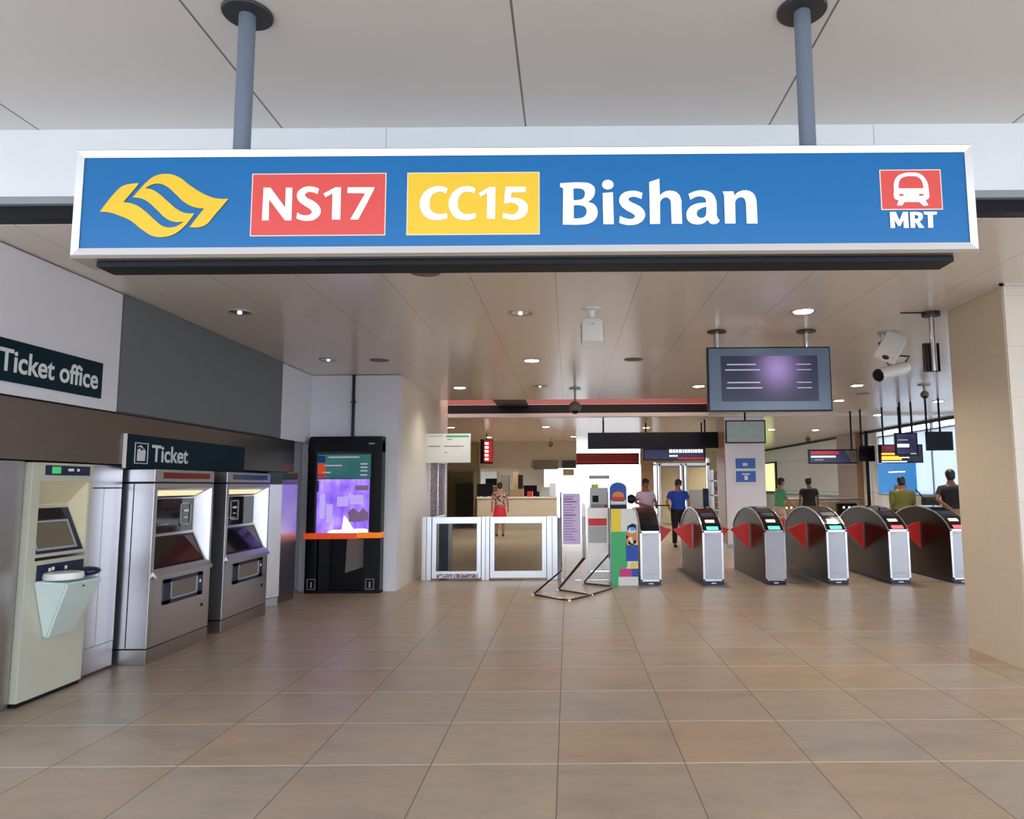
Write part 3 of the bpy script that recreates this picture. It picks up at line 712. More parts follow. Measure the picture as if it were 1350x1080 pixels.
shape([C((135, 172), (203, 172), (348, 368), (355, 172), (420, 172), (410, 495), (345, 495), (190, 288), (186, 495), (118, 495))], 'letter', 'letter', r1, LY, c1)
shape([[(683, 182, 1), (640, 166), (580, 160), (510, 180), (466, 235), (480, 300), (540, 350), (590, 382), (611, 415), (590, 438), (540, 445), (500, 436), (468, 417, 1), (458, 475, 1), (500, 492), (570, 500), (650, 480), (698, 415), (680, 350), (620, 300), (560, 268), (545, 238), (565, 219), (610, 215), (668, 235, 1)]], 'letter', 'letter', r1, LY, c1)
shape([C((845, 168), (900, 168), (893, 487), (810, 487), (815, 228), (745, 268), (726, 232))], 'digit', 'letter', r1, LY, c1)
shape([C((965, 168), (1230, 168), (1220, 200), (1070, 487), (990, 487), (1138, 228), (962, 225))], 'digit', 'letter', r1, LY, c1)
shape([[(418, 180, 1), (370, 161), (300, 158), (210, 195), (152, 270), (140, 335), (160, 415), (220, 475), (300, 493), (370, 485), (412, 472, 1), (410, 422, 1), (360, 432), (300, 428), (250, 390), (236, 325), (252, 260), (300, 217), (360, 212), (400, 230, 1)]], 'letter', 'letter', r2, LY, c2)
shape([[(692, 180, 1), (645, 161), (580, 158), (495, 195), (438, 268), (425, 330), (445, 412), (500, 472), (580, 493), (650, 485), (692, 470, 1), (690, 420, 1), (640, 432), (580, 428), (530, 390), (515, 325), (530, 260), (575, 217), (635, 212), (680, 228, 1)]], 'letter', 'letter', r2, LY, c2)
shape([C((830, 165), (888, 165), (884, 480), (802, 480), (805, 228), (738, 262), (724, 225))], 'digit', 'letter', r2, LY, c2)
shape([[(985, 163, 1), (1188, 163, 1), (1186, 215, 1), (1045, 218, 1), (1040, 272, 1), (1120, 278), (1190, 320), (1208, 380), (1180, 448), (1110, 485), (1040, 490), (960, 472, 1), (962, 418, 1), (1020, 434), (1080, 430), (1115, 390), (1108, 350), (1060, 322), (972, 332, 1)]], 'digit', 'letter', r2, LY, c2)
wd = thing  # the station name: one part, a letter each below it
nm = shape([[(80, 165, 1), (370, 155), (455, 168), (515, 215), (522, 290), (490, 358), (435, 400, 1), (520, 440), (558, 525), (530, 620), (450, 675), (360, 690), (115, 690, 1), (120, 230, 1), (80, 210, 1)],
       [(250, 232, 1), (320, 232), (380, 250), (395, 300), (370, 358), (310, 377), (252, 380, 1)], [(255, 445, 1), (330, 445), (400, 470), (418, 530), (390, 585), (330, 610), (255, 612, 1)]], 'letter', 'letter', t, LY, c3)
shape([C((622, 290), (752, 278), (764, 685), (630, 685)), ellc(687, 183, 73, 61)], 'letter', 'letter', t, LY, c3)
shape([[(1130, 290, 1), (1060, 266), (970, 262), (870, 300), (832, 370), (850, 440), (920, 505), (1000, 550), (1031, 580), (1010, 610), (960, 618), (900, 605), (840, 580, 1), (832, 668, 1), (900, 690), (980, 697), (1080, 675), (1150, 610), (1160, 550), (1120, 480), (1040, 430), (975, 398), (950, 368), (975, 343), (1030, 338), (1115, 365, 1)]], 'letter', 'letter', t, LY, c3)
shape([[(-38, 140, 1), (82, 98, 1), (88, 298, 1), (140, 257), (215, 242), (300, 272), (343, 360), (345, 420, 1), (352, 635, 1), (228, 635, 1), (220, 420, 1), (218, 380), (200, 338), (160, 322), (118, 337), (90, 378, 1), (92, 635, 1), (-28, 638, 1)]], 'letter', 'letter', t, LY, c4)
shape([[(428, 280, 1), (500, 250), (600, 238), (700, 270), (752, 350), (762, 450), (768, 550), (798, 598, 1), (770, 628), (690, 632), (655, 590, 1), (600, 630), (520, 642), (435, 610), (403, 530), (430, 450), (510, 400), (638, 382, 1), (625, 335), (580, 312), (520, 315), (450, 350, 1)], [(640, 432, 1), (580, 450), (530, 492), (535, 545), (575, 565), (620, 550), (638, 512, 1)]], 'letter', 'letter', t, LY, c4)
shape([[(832, 252, 1), (962, 250, 1), (968, 300, 1), (1020, 257), (1100, 238), (1190, 270), (1230, 350), (1236, 420, 1), (1246, 632, 1), (1118, 632, 1), (1110, 420, 1), (1105, 375), (1088, 335), (1050, 320), (1005, 337), (980, 375, 1), (985, 632, 1), (860, 632, 1), (850, 300, 1)]], 'letter', 'letter', t, LY, c4)
shape([[(320, 400), (320, 300), (370, 205), (470, 158), (580, 148), (700, 165), (780, 230), (825, 320), (840, 420), (845, 520), (830, 545, 1), (790, 560, 1), (835, 638, 1), (760, 645, 1), (700, 590, 1), (480, 590, 1), (440, 640, 1), (362, 640, 1), (390, 565, 1), (330, 540, 1), (318, 500)],
       [(390, 385, 1), (388, 320), (420, 245), (490, 208), (580, 202), (670, 213), (728, 262), (755, 335), (758, 385, 1)], ellc(430, 484, 38, 17), ellc(728, 482, 40, 17)], 'train_symbol', 'letter', r3, LY, c5)
shape([C((258, 738), (345, 738), (402, 868), (452, 738), (527, 738), (541, 978), (466, 978), (460, 855), (415, 950), (382, 950), (325, 855), (336, 978), (268, 978))], 'letter', 'letter', t, LY, c5)
shape([[(558, 738, 1), (660, 738), (735, 760), (752, 810), (735, 855), (700, 880, 1), (775, 976, 1), (695, 976, 1), (632, 880, 1), (638, 976, 1), (570, 976, 1)], [(628, 785, 1), (668, 788), (686, 812), (672, 836), (632, 842, 1)]], 'letter', 'letter', t, LY, c5)
shape([C((758, 735), (963, 735), (960, 778), (900, 780), (908, 975), (832, 975), (825, 780), (778, 778))], 'letter', 'letter', t, LY, c5)
shape([[(445, 165, 1), (288, 352, 1), (400, 375), (500, 440), (600, 530), (680, 590), (760, 603), (830, 582), (885, 545, 1), (800, 548), (720, 520), (620, 430), (530, 350), (460, 315), (380, 305, 1), (500, 170, 1), (600, 95), (720, 74), (830, 102), (950, 190), (1080, 270), (1200, 315), (1325, 320, 1), (1180, 490), (1110, 570), (1050, 598), (940, 602, 1), (1085, 415, 1), (1000, 405), (900, 360), (800, 270), (720, 200), (640, 170), (560, 182), (500, 217, 1), (560, 225), (640, 270), (720, 340), (830, 430), (900, 460), (990, 465, 1), (880, 600), (780, 672), (680, 697), (580, 688), (480, 630), (350, 530), (260, 490), (150, 455), (55, 447, 1), (215, 250), (280, 195), (360, 172)]], 'operator_emblem', 'sign_yellow', t, LY, c6)
for px, lb in ((-1.50, 'left'), (1.12, 'right')):
    q = MB().tube([(px, 3.16, SZ1 - .005), (px, 3.16, 3.72)], .038, 18).build('suspension_pole', 'pole_blue', t, True)
    MB().lathe((px, 3.16, 3.715), [(.001, 0), (.11, 0), (.115, .006), (.115, .014), (.001, .014)], 30).build('ceiling_flange', 'disc_dark', q, True)

# ================================================================== DOWNLIGHTS
LIT = [(.0, 0)]
def downlight(px, py, lit, label, kind='on'):
    d = ex * (px - CX) / F + ey * (py - 540) / F + fwd; zc = HC if True else 0
    tt = (HC - CAMH) / d.z; x, y = d.x * tt, d.y * tt
    zc = HC - .06 if y > 16.9 else HC
    if zc != HC: tt = (zc - CAMH) / d.z; x, y = d.x * tt, d.y * tt
    if kind == 'cover':
        return tag(MB().lathe((x, y, zc - .008), [(.001, 0), (.12, 0), (.125, .004), (.125, .008), (.001, .008)], 28).build('cover_plate', 'cover', None, True), label, 'cover plate')
    t = thing('downlight', label, 'ceiling light', (x, y, zc - .02), 'round ceiling downlights')
    MB().lathe((x, y, zc - .012), [(.088, .010), (.105, .0), (.118, .0), (.12, .012), (.088, .012)], 28).build('trim_ring', 'grey_pl', t, True)
    if kind == 'on':
        MB().lathe((x, y, zc - .010), [(.001, 0), (.09, 0), (.09, .008), (.001, .008)], 28).build('diffuser', 'lamp_on', t)
        li = bpy.data.lights.new('downlight_beam', 'SPOT'); li.energy = 45 if px == 606 else 115; li.color = (1, .90, .78); li.spot_size = 2.3; li.spot_blend = .8; li.shadow_soft_size = .08
        lo_ = bpy.data.objects.new('downlight_beam', li); lo_.location = (x, y, zc - .03); COL.objects.link(lo_)
    else:
        MB().lathe((x, y, zc - .006), [(.09, 0), (.055, .004), (.03, .005), (.001, .005)], 28).build('reflector', 'lamp_off', t, True)
        MB().ell((x, y, zc - .012), (.022, .022, .014)).build('bulb', 'scr_white', t, True)
    return t
DL = [(316, 411, 'off', 'unlit reflector downlight nearest the grey wall panel'), (686, 412, 'off', 'unlit reflector downlight in mid ceiling just left of the lone box camera'),
      (1059, 410, 'on', 'large lit downlight just in front of the hanging display'), (433, 474, 'off', 'unlit reflector downlight close to the white wall above the kiosk'),
      (701, 475, 'on', 'lit downlight in ceiling centre behind the glass-fronted camera'), (606, 511, 'on', 'small lit downlight beside the top of the cream side wall'),
      (712, 509, 'off', 'unlit downlight just before the salmon ceiling slot'), (921, 509, 'on', 'lit downlight at the left edge of the hanging display'),
      (1040 , 529, 'on', 'lit downlight behind the lower half of the hanging display'), (1130, 508, 'on', 'small lit downlight left of the twin cameras, highest of that cluster'),
      (1106, 528, 'on', 'lit downlight just right of the hanging display lower corner'), (1157, 547, 'on', 'lit downlight left of the hanging screen rods'),
      (1075, 567, 'on', 'faint far downlight in front of the white panelled right wall'), (1237, 529, 'on', 'lit downlight right of the small dome camera near the stone column')]
for px, py, k_, lb in DL: downlight(px, py, k_ == 'on', lb, k_)
for k_, (x_, y_) in enumerate([(-3.2, 19.5), (-.6, 19.5), (2.2, 20.0), (-2.6, 23.5), (.2, 23.5), (6.0, 21.0), (5.8, 26.0), (2.2, 24.5), (-2.2, 28.0)]):
    zc = HC - .06; t = thing('downlight', 'lit far downlight beyond the salmon ceiling slot, %s' % ('over the service side room', 'near the service side room', 'above the two standing people', 'just before the service counter', 'before the bright exit', 'over the metal barrier', 'far behind the pillar', 'before the lobby doors', 'behind the service counter')[k_], 'ceiling light', (x_, y_, zc - .02), 'far downlights')
    MB().lathe((x_, y_, zc - .012), [(.088, .010), (.105, .0), (.118, .0), (.12, .012), (.088, .012)], 20).build('trim_ring', 'grey_pl', t, True)
    MB().lathe((x_, y_, zc - .010), [(.001, 0), (.09, 0), (.09, .008), (.001, .008)], 20).build('diffuser', 'lamp_on', t)
    li = bpy.data.lights.new('downlight_beam', 'SPOT'); li.energy = 190; li.color = (1, .91, .78); li.spot_size = 2.5; li.spot_blend = .8; li.shadow_soft_size = .08
    lo_ = bpy.data.objects.new('downlight_beam', li); lo_.location = (x_, y_, zc - .03); COL.objects.link(lo_)
downlight(500, 475, 0, 'round grey cover plate on ceiling above the kiosk', 'cover')
downlight(835, 474, 0, 'round grey cover plate on ceiling right of the nearest camera', 'cover')
downlight(560, 358, 0, 'pale round ceiling sensor plate just under the blue sign', 'cover')
downlight(1138, 519, 0, 'small brown cover plate among downlights right of the display', 'cover')

# ================================================================== FARE GATES
GY0, GY1, GW = 10.93, 13.0, .31
prof = [(GY0, .05), (GY0, .80), (GY0 + .10, .89), (GY0 + .26, .985), (GY0 + .46, 1.06), (GY0 + .72, 1.11), (GY0 + 1.0, 1.13), (GY0 + 1.28, 1.11), (GY0 + 1.54, 1.06), (GY0 + 1.76, .985), (GY0 + 1.95, .89), (GY1, .80), (GY1, .05)]
def fare_gate(x, label, cat='fare gate', lights=None, flaps=(1, 0), plain=False):
    t = thing('fare_gate', label, cat, (x, (GY0 + GY1) / 2, 0), 'fare gates in a row')
    x0, x1 = x - GW / 2, x + GW / 2
    MB().prism([(y, z) for y, z in prof], 0, x0 + .012, x1 - .012).build('cabinet', 'gate_side', t)
    MB().box(x0 + .005, x1 - .005, GY0 - .012, GY1 + .01, 0, .055, .004).build('plinth', 'navy', t)
    MB().box(x - .035, x + .035, GY0 - .015, GY0 - .012, .02, .034).build('plinth_marking', 'letter', t)
    # silver rim following the arch on both sides
    rim = MB(); wv = .016
    def inset(p, k):
        out = []
        for i, q in enumerate(p):
            a = Vector(p[max(i - 1, 0)]); b = Vector(p[min(i + 1, len(p) - 1)]); tt = (b - a).normalized(); n = Vector((tt.y, -tt.x))
            out.append((q[0] + n.x * k, q[1] + n.y * k))
        return out
    ou, inn = inset(prof, -.006), inset(prof, .014)
    for xa, xb in ((x0, x0 + .014), (x1 - .014, x1)):
        for i in range(len(prof) - 1):
            rim.prism([ou[i], ou[i + 1], inn[i + 1], inn[i]], 0, xa, xb)
    rim.build('side_rim', 'gate_rim', t)
    # black top band over the front half
    top = MB(); P_ = inset(prof, -.004); Q_ = inset(prof, .01)
    for i in range(1, 11): top.prism([P_[i], P_[i + 1], Q_[i + 1], Q_[i]], 0, x0 + .014, x1 - .014)
    tp = top.build('top_cover', 'black_gloss' if not plain else 'black', t)
    if not plain:
        def pad(name, m_, i, f0, f1, xa, xb, off):
            a = Vector(P_[i]); b = Vector(P_[i + 1]); n = Vector((-(b - a).y, (b - a).x)).normalized()
            A = a.lerp(b, f0) + n * off; B = a.lerp(b, f1) + n * off
            c = MB().slab([(xa, A.x, A.y), (xb, A.x, A.y), (xb, B.x, B.y), (xa, B.x, B.y)], (0, n.x, n.y), .006)
            return c.build(name, m_, tp)
        pad('reader_pad', 'screen_dark', 1, .05, .92, x0 + .04, x1 - .03, .003)
        pad('status_light', 'led_green' if lights == 'green' else 'led_red', 1, .15, .62, x0 + .075, x1 - .06, .006)
        pad('display_window', 'led_cream', 2, .25, .62, x0 + .08, x1 - .09, .004)
        pad('card_slot', 'navy', 3, .2, .8, x0 + .06, x1 - .06, .004)
    fr_ = MB()
    for (a, b_, c_, d_) in ((x0, x1, .775, .805), (x0, x1, .058, .085), (x0, x0 + .028, .058, .80), (x1 - .028, x1, .058, .80)): fr_.box(a, b_, GY0 - .012, GY0 + .01, c_, d_)
    fr_.build('front_frame', 'gate_rim', t)
    f = MB().box(x0 + .026, x1 - .026, GY0 - .006, GY0 + .01, .08, .78).build('front_panel', 'gate_front', t)
    MB().box(x0 + .06, x1 - .08, GY0 - .010, GY0 - .006, .155, .163).box(x0 + .05, x0 + .12, GY0 - .010, GY0 - .006, .735, .75).build('panel_slot', 'grey_pl', f)
    yh = GY0 + .93
    def flap(side):
        xs = x0 - .002 if side < 0 else x1 + .002
        tip = xs + side * .296
        m_ = MB().prism([(xs, .44), (xs, .87), (xs + side * .10, .845), (xs + side * .2, .80), (tip, .775), (tip, .760)], 1, yh - .01, yh + .01)
        m_.build('flap', 'flap', t)
    for i, s_ in enumerate((-1, 1)):
        if flaps[i]: flap(s_)
    return t
gx = [1.235, 2.175, 3.11, 4.045, 4.98, 5.915]
fare_gate(gx[0], 'leftmost fare gate, plain grey front and black top, beside the colourful poster board', flaps=(0, 1), plain=True)
fare_gate(gx[1], 'fare gate with green light, in front of the person in blue shirt', lights='green', flaps=(1, 1))
fare_gate(gx[2], 'fare gate with green light, in front of the white poster pillar', lights='green', flaps=(1, 1))
fare_gate(gx[3], 'fare gate with green light, in front of the person in black by the counter', lights='green', flaps=(1, 1))
fare_gate(gx[4], 'fare gate with red light, second from the stone column', lights='red', flaps=(1, 1))
fare_gate(gx[5], 'rightmost fare gate with red light, touching the stone column edge', lights='red', flaps=(1, 0))

# ================================================================== GLASS BARRIER
t = thing('glass_barrier', 'low aluminium barrier with two glass panels beside the cream wall', 'barrier', (-1.25, 11.68, 0))
BY = 11.65
def post(x0, x1, lab=None): return MB().box(x0, x1, BY, BY + .09, 0, 1.01, .004).build('post', 'alu', t)
post(-2.36, -2.205)
post(-1.40, -1.27); post(-.35, -.17)
for xa, xb in ((-2.20, -1.405), (-1.265, -.355)):
    f = MB()
    w = .07
    f.box(xa, xb, BY + .02, BY + .07, .90, 1.0).box(xa, xb, BY + .02, BY + .07, .03, .14).box(xa, xa + w, BY + .02, BY + .07, .14, .9).box(xb - w, xb, BY + .02, BY + .07, .14, .9)
    fo = f.build('panel_frame', 'alu', t)
    MB().box(xa + w, xb - w, BY + .04, BY + .05, .14, .9).build('glass_pane', 'glass_grey', fo)
MB().box(-2.12, -1.45, BY + .012, BY + .02, .035, .10).build('floor_bolt_plate', 'printed_film', t)
MB().box(-2.10, -1.95, BY + .10, BY + .5, 0, .9).build('inner_pillar', 'navy', t)
for x_ in (-2.285, -2.203, -1.403, -1.268, -1.335, -.352, -.262, -.172): MB().box(x_ - .004, x_ + .004, BY - .003, BY + .02, .01, 1.0).build('joint_gap', 'black', t)
MB().box(-.17, -.12, BY + .02, BY + .07, 0, .98).build('hinge_tube', 'grey_pl', t)

# ================================================================== DISPLAY STAND
def fp(px, py, z=.012):
    d = ex * (px - CX) / F + ey * (py - 540) / F + fwd; k = (z - CAMH) / d.z; return Vector((d.x * k, d.y * k, z))
t = thing('notice_stand', 'steel tube notice stand with lilac notice and open bent floor legs', 'notice stand', (.1, 10.8, 0))
P1, P2, P3, P4 = fp(703, 784), fp(750.6, 791.5), fp(780, 784), fp(806, 775.5)
Q1, R1, R2 = fp(735.7, 777.5), fp(769, 769), fp(804, 772.5)
US = 11.15
u1 = Vector((-.115, US, .20)); u2 = Vector((.225, US, .385)); u2b = Vector((.25, US, .385)); u3 = Vector((.62, US, .44))
r_ = .014
def leg(path):
    q = [Vector(p) for p in path]; out = [q[0]]
    for i in range(1, len(q) - 1):
        a, b_, c_ = q[i - 1], q[i], q[i + 1]; k1 = min(.05, (a - b_).length / 3); k2 = min(.05, (c_ - b_).length / 3)
        for f in (0, .33, .66, 1):
            s_ = b_ + (a - b_).normalized() * k1 * (1 - f) * (1 - f) + (c_ - b_).normalized() * k2 * f * f; out.append(s_)
    out.append(q[-1]); return MB().tube(out, r_, 8).build('leg', 'dark_chrome', t, True)
leg([u1, P1, P2, P3, P4])
leg([u2, Q1, P3])
leg([u2b, Vector((Q1.x + .035, Q1.y + .05, .04))])
leg([u3, R1, R2])
for p in (P2, P3, P1, Q1, R1): MB().lathe((p.x, p.y, 0), [(.001, 0), (.022, 0), (.018, .02), (.001, .022)], 12).build('foot', 'white_pl', t, True)
for xa, zt in ((-.115, 1.40), (.225, 1.16), (.255, 1.16), (.62, 1.40)): MB().tube([(xa, US, .19 if xa < 0 else .38), (xa, US, zt)], .014, 8).build('upright', 'chrome', t, True)
fr_ = MB().box(-.10, .20, US - .012, US + .012, .06, 1.39).build('notice_panel', 'glass', t)
fr2 = MB().box(.29, .61, US - .012, US + .012, .46, 1.15).build('notice_panel', 'white_pl', t)
MB().box(.29, .61, US - .010, US + .010, .06, .46).build('clear_lower_panel', 'glass', t)
n = MB().box(-.085, .185, US - .02, US - .013, .60, 1.375).build('notice_sheet', 'lilac', t)
q = MB()
for i in range(17):
    z = 1.32 - i * .041; q.box(-.07, -.07 + .24 * (.5 + .5 * random.random()), US - .0225, US - .02, z, z + (.02 if i in (1, 2, 7) else .010))
q.build('printed_lines', 'lilac_ink', n)
n = MB().box(.31, .59, US - .02, US - .013, .88, .99).build('red_label', 'red', fr2)
MB().box(.31, .59, US - .018, US - .013, .62, .87).build('grey_label', 'grey_pl', fr2)
MB().box(.215, .265, US - .02, US + .02, 1.02, 1.22).build('clamp', 'white_pl', t)
# low white panel resting behind
# brochure rack behind
t = thing('brochure_rack', 'clear brochure rack behind the notice stand with yellow leaflets on top', 'brochure rack', (.5, 11.9, 0))
MB().box(.33, .36, 11.88, 11.93, 0, 1.52).box(.66, .69, 11.88, 11.93, 0, 1.52).build('post', 'alu', t)
MB().box(.36, .66, 11.89, 11.92, .95, 1.46).build('back_board', 'poster_white', t)
MB().box(.40, .50, 11.885, 11.89, 1.22, 1.33).build('leaflet', 'brown_pan', t)
MB().box(.38, .62, 11.885, 11.89, .98, 1.19).build('leaflet', 'grey_pl', t)
MB().box(.60, .65, 11.88, 11.89, 1.0, 1.18).build('leaflet', 'red', t)
MB().box(.38, .5, 11.85, 11.90, 1.46, 1.52).build('leaflet', 'yellow', t)
MB().box(.35, .68, 11.80, 12.0, 1.60, 1.66).build('top_shelf', 'grey_pl', t)
MB().box(.36, .68, 11.86, 11.94, .1, .9).build('lower_panel', 'glass', t)
# arch topped banner
t = thing('arch_banner', 'small arch-topped banner with blue top standing behind the poster board', 'banner', (.77, 11.25, 0))
def arch(x0, x1, z0, z1, n=12):
    c = (x0 + x1) / 2; r = (x1 - x0) / 2; return [(x0, z0), (x1, z0)] + [(c + r * math.cos(PI * k / n), z1 - r * .75 + r * .75 * math.sin(PI * k / n)) for k in range(n + 1)]
MB().prism(arch(.62, .925, .0, 1.555), 1, 11.24, 11.27).build('frame', 'alu', t)
MB().prism(arch(.65, .91, .95, 1.54), 1, 11.232, 11.24).build('blue_field', 'blue', t)
MB().prism(arch(.69, .87, 1.25, 1.40), 1, 11.228, 11.232).build('round_picture', 'orange_art', t)
MB().box(.675, .89, 11.227, 11.232, 1.27, 1.315).build('red_strip', 'red', t)
MB().box(.66, .90, 11.228, 11.232, 1.20, 1.265).build('white_strip', 'poster_white', t)
MB().box(.65, .91, 11.226, 11.232, 1.08, 1.19).build('black_strip', 'black', t)
MB().ell((.99, 11.3, 1.28), (.075, .03, .075)).build('round_handle', 'black', t, True)
# colourful board
t = thing('poster_board', 'tall colourful poster board, yellow green and blue, left of the first fare gate', 'poster board', (.84, 10.93, 0))
x0, x1, yb_ = .645, 1.045, 10.93
MB().prism([(x0, 0), (x1 - .0, 0), (x1, .95), (x1 - .03, 1.10), (x1 - .08, 1.14), (x0, 1.14)], 1, yb_, yb_ + .05).build('board', 'poster_white', t)
Yp = yb_ - .003
def art(name, m_, pts, k=0): return MB().prism(pts, 1, Yp - k * .002, yb_).build(name, m_, t)
art('yellow_field', 'yellow', C2 if False else [(x0, .80), (x0 + .15, .80), (x0 + .15, 1.135), (x0, 1.135)])
art('green_field', 'green', [(x0, 0), (x0 + .10, 0), (x0 + .12, .15), (x0 + .24, .28), (x0 + .24, .80), (x0, .80)])
art('blue_field', 'blue', [(x0 + .22, .36), (x1, .36), (x1, .62), (x0 + .22, .62)], 1)
art('picture_hair', 'black', [(x0 + .24, .80), (x0 + .25, .88), (x0 + .32, .92), (x1 - .02, .90), (x1 - .015, .72), (x0 + .26, .76)], 1)
art('picture_face', 'orange_art', ellc(x0 + .31, .71, .085, .115, 14), 2)
art('picture_cap', 'poster_white', [(x0 + .24, .80), (x0 + .28, .86), (x0 + .36, .855), (x0 + .38, .79), (x0 + .30, .77)], 3)
art('picture_ear', 'orange_art', ellc(x0 + .235, .72, .02, .03, 8), 2)
art('picture_shirt', 'yellow', [(x0 + .24, .62), (x0 + .28, .665), (x0 + .38, .665), (x1, .62), (x1, .60), (x0 + .24, .60)], 2)
art('picture_scarf', 'cyan', [(x0 + .27, .83), (x0 + .33, .87), (x0 + .37, .85), (x0 + .35, .81)], 4)
art('picture_collar', 'poster_white', [(x0 + .25, .70), (x0 + .30, .62), (x0 + .34, .62), (x0 + .31, .72)], 3)
art('rainbow_strip', 'yellow', [(x0 + .28, .26), (x1 - .02, .26), (x1 - .02, .34), (x0 + .30, .34)], 1)
art('magenta_strip', 'magenta', [(x0 + .12, .13), (x0 + .30, .13), (x0 + .30, .25), (x0 + .12, .25)], 2)
art('violet_strip', 'blue', [(x0 + .30, .13), (x1, .13), (x1, .25), (x0 + .30, .25)], 2)
art('foot_strip', 'poster_white', [(x0 + .10, .01), (x1 - .01, .01), (x1 - .01, .13), (x0 + .10, .13)], 1)

# ================================================================== THINGS HANGING FROM THE HALL CEILING
# big display
t = thing('information_display', 'large hanging flat display with dim violet picture on two steel tubes', 'display', (2.17, 7.65, 2.26))
dp = [at(932, 458, 7.63), at(1097, 456, 7.63), at(1095, 542, 7.63), at(931, 543, 7.63)]
x0, x1, z0, z1 = dp[0].x, (dp[1].x + dp[2].x) / 2, dp[3].z, dp[0].z
MB().box(x0, x1, 7.63, 7.70, z0, z1, .004).build('housing', 'black', t)
MB().box(x0 + .015, x1 - .015, 7.625, 7.632, z0 + .015, z1 - .015).build('border', 'display_rim', t)
sc_ = MB().box(x0 + .145, x1 - .145, 7.620, 7.626, z0 + .11, z1 - .10).build('screen', 'display', t)
q = MB()
for z, a, b_ in ((.80, .06, .36), (.68, .04, .40), (.40, .06, .40), (.28, .05, .42)):
    zz = z0 + .11 + z * (z1 - z0 - .21); L = x1 - x0 - .29; q.box(x0 + .145 + a * L, x0 + .145 + b_ * L, 7.618, 7.62, zz, zz + .012); q.box(x0 + .145 + .78 * L, x0 + .145 + .93 * L, 7.618, 7.62, zz, zz + .008)
q.build('text_row', 'scr_grey', sc_)
for px in (945, 1063):
    xx = at(px, 440, 7.66).x
    q = MB().tube([(xx, 7.665, z1 - .01), (xx, 7.665, HC)], .034, 16).build('suspension_tube', 'chrome', t, True)
    MB().lathe((xx, 7.665, HC - .016), [(.001, 0), (.10, 0), (.105, .008), (.10, .016), (.001, .016)], 26).build('ceiling_flange', 'disc_dark', q, True)
# small speaker-like unit on a tube beside the column
t = thing('hanging_unit', 'slim dark unit on a steel tube hanging beside the stone column', 'speaker', (3.55, 6.95, 2.58))
hx = 3.56; hy = 6.85
MB().tube([(hx, hy, HC), (hx, hy, 2.58)], .028, 14).build('tube', 'chrome', t, True)
MB().lathe((hx, hy, HC - .04), [(.001, 0), (.085, 0), (.085, .04), (.001, .04)], 22).build('ceiling_flange', 'disc_dark', t, True)
MB().box(hx - .075, hx + .075, hy + .025, hy + .07, 2.58, 2.86, .004).build('box', 'screen_dark', t)
MB().tube([(hx - .3, hy, HC - .006), (hx - .08, hy, HC - .006)], .006, 6).build('cable', 'black', t)
# white camera near the middle
t = thing('security_camera', 'white box security camera hanging alone from mid ceiling', 'security camera', (.235, 6.62, 2.8))
MB().lathe((.235, 6.62, HC - .02), [(.001, 0), (.06, 0), (.09, .012), (.092, .02), (.001, .02)], 26).build('ceiling_flange', 'white_pl', t, True)
MB().tube([(.235, 6.62, HC), (.235, 6.62, 3.04)], .032, 14).build('stem', 'white_pl', t, True)
MB().ell((.24, 6.60, 3.05), (.03, .03, .022)).build('swivel', 'black', t, True)
body = MB(); sec = []
def rr(w, h_, r, n=4):
    o = []
    for cx_, cy_, a0 in ((w - r, h_ - r, 0), (-w + r, h_ - r, PI / 2), (-w + r, -h_ + r, PI), (w - r, -h_ + r, 1.5 * PI)):
        for k in range(n + 1): a = a0 + PI / 2 * k / n; o.append((cx_ + r * math.cos(a), cy_ + r * math.sin(a)))
    return o
Rt = Matrix.Rotation(math.radians(-28), 3, 'X')
def camera_body(c, L, w, h_, R_, dome=True):
    """housing along its own -z, rounded at the top end"""
    m_ = MB(); cs = []
    for f, k in ((0, .35), (.04, .62), (.10, .82), (.18, .95), (.28, 1), (1, 1.0)):
        cs.append([Vector(c) + R_ @ Vector((x * k, y * k, -L * f)) for x, y in rr(w, h_, .02)])
    return m_.rings(cs)
camera_body((.235, 6.60, 3.06), .31, .10, .055, Rt).build('housing', 'white_pl', t, True)
q = MB(); cc = Vector((.235, 6.60, 3.06))
for s_ in (-1, 1):
    p = [cc + Rt @ Vector((s_ * .104, y, -L)) for y, L in ((0, .06), (0, .30))]
    q.tube(p, .005, 6)
q.build('side_seam', 'grey_pl', t)
MB().ell(cc + Rt @ Vector((0, -.056, -.11)), (.02, .004, .006)).build('label', 'grey_pl', t)
# twin cameras at right
t = thing('security_camera', 'white tilted box camera hanging left of the stone column', 'security camera', (3.5, 7.8, 2.75))
R2_ = Matrix.Rotation(math.radians(-30), 3, 'X') @ Matrix.Rotation(math.radians(34), 3, 'Y')
c0 = at(1176, 444, 7.7); hp = at(1163, 434, 7.8)
MB().tube([(hp.x, hp.y, HC), (hp.x, hp.y, 3.0)], .022, 12).build('stem', 'chrome', t, True)
MB().lathe((hp.x, hp.y, HC - .015), [(.001, 0), (.05, 0), (.05, .015), (.001, .015)], 20).build('ceiling_flange', 'grey_pl', t, True)
MB().box(hp.x - .035, hp.x + .035, hp.y - .04, hp.y + .04, 2.97, 3.06).build('bracket', 'black', t)
camera_body((c0.x + .06, c0.y, c0.z + .02), .38, .115, .06, R2_).build('housing', 'white_pl', t, True)
e_ = Vector(c0) + Vector((.06, 0, .01)) + R2_ @ Vector((0, 0, -.36)); MB().ell(e_, (.045, .035, .03)).build('lens', 'black_gloss', t, True)
t = thing('security_camera', 'white tube camera lying crosswise just below the tilted box camera', 'security camera', (3.55, 7.8, 2.6))
a = at(1158, 495, 7.72); b_ = at(1196, 484, 7.9)
MB().tube([a, a.lerp(b_, .9), b_], .0, 16, [.075, .07, .05]).build('housing', 'white_pl', t, True)
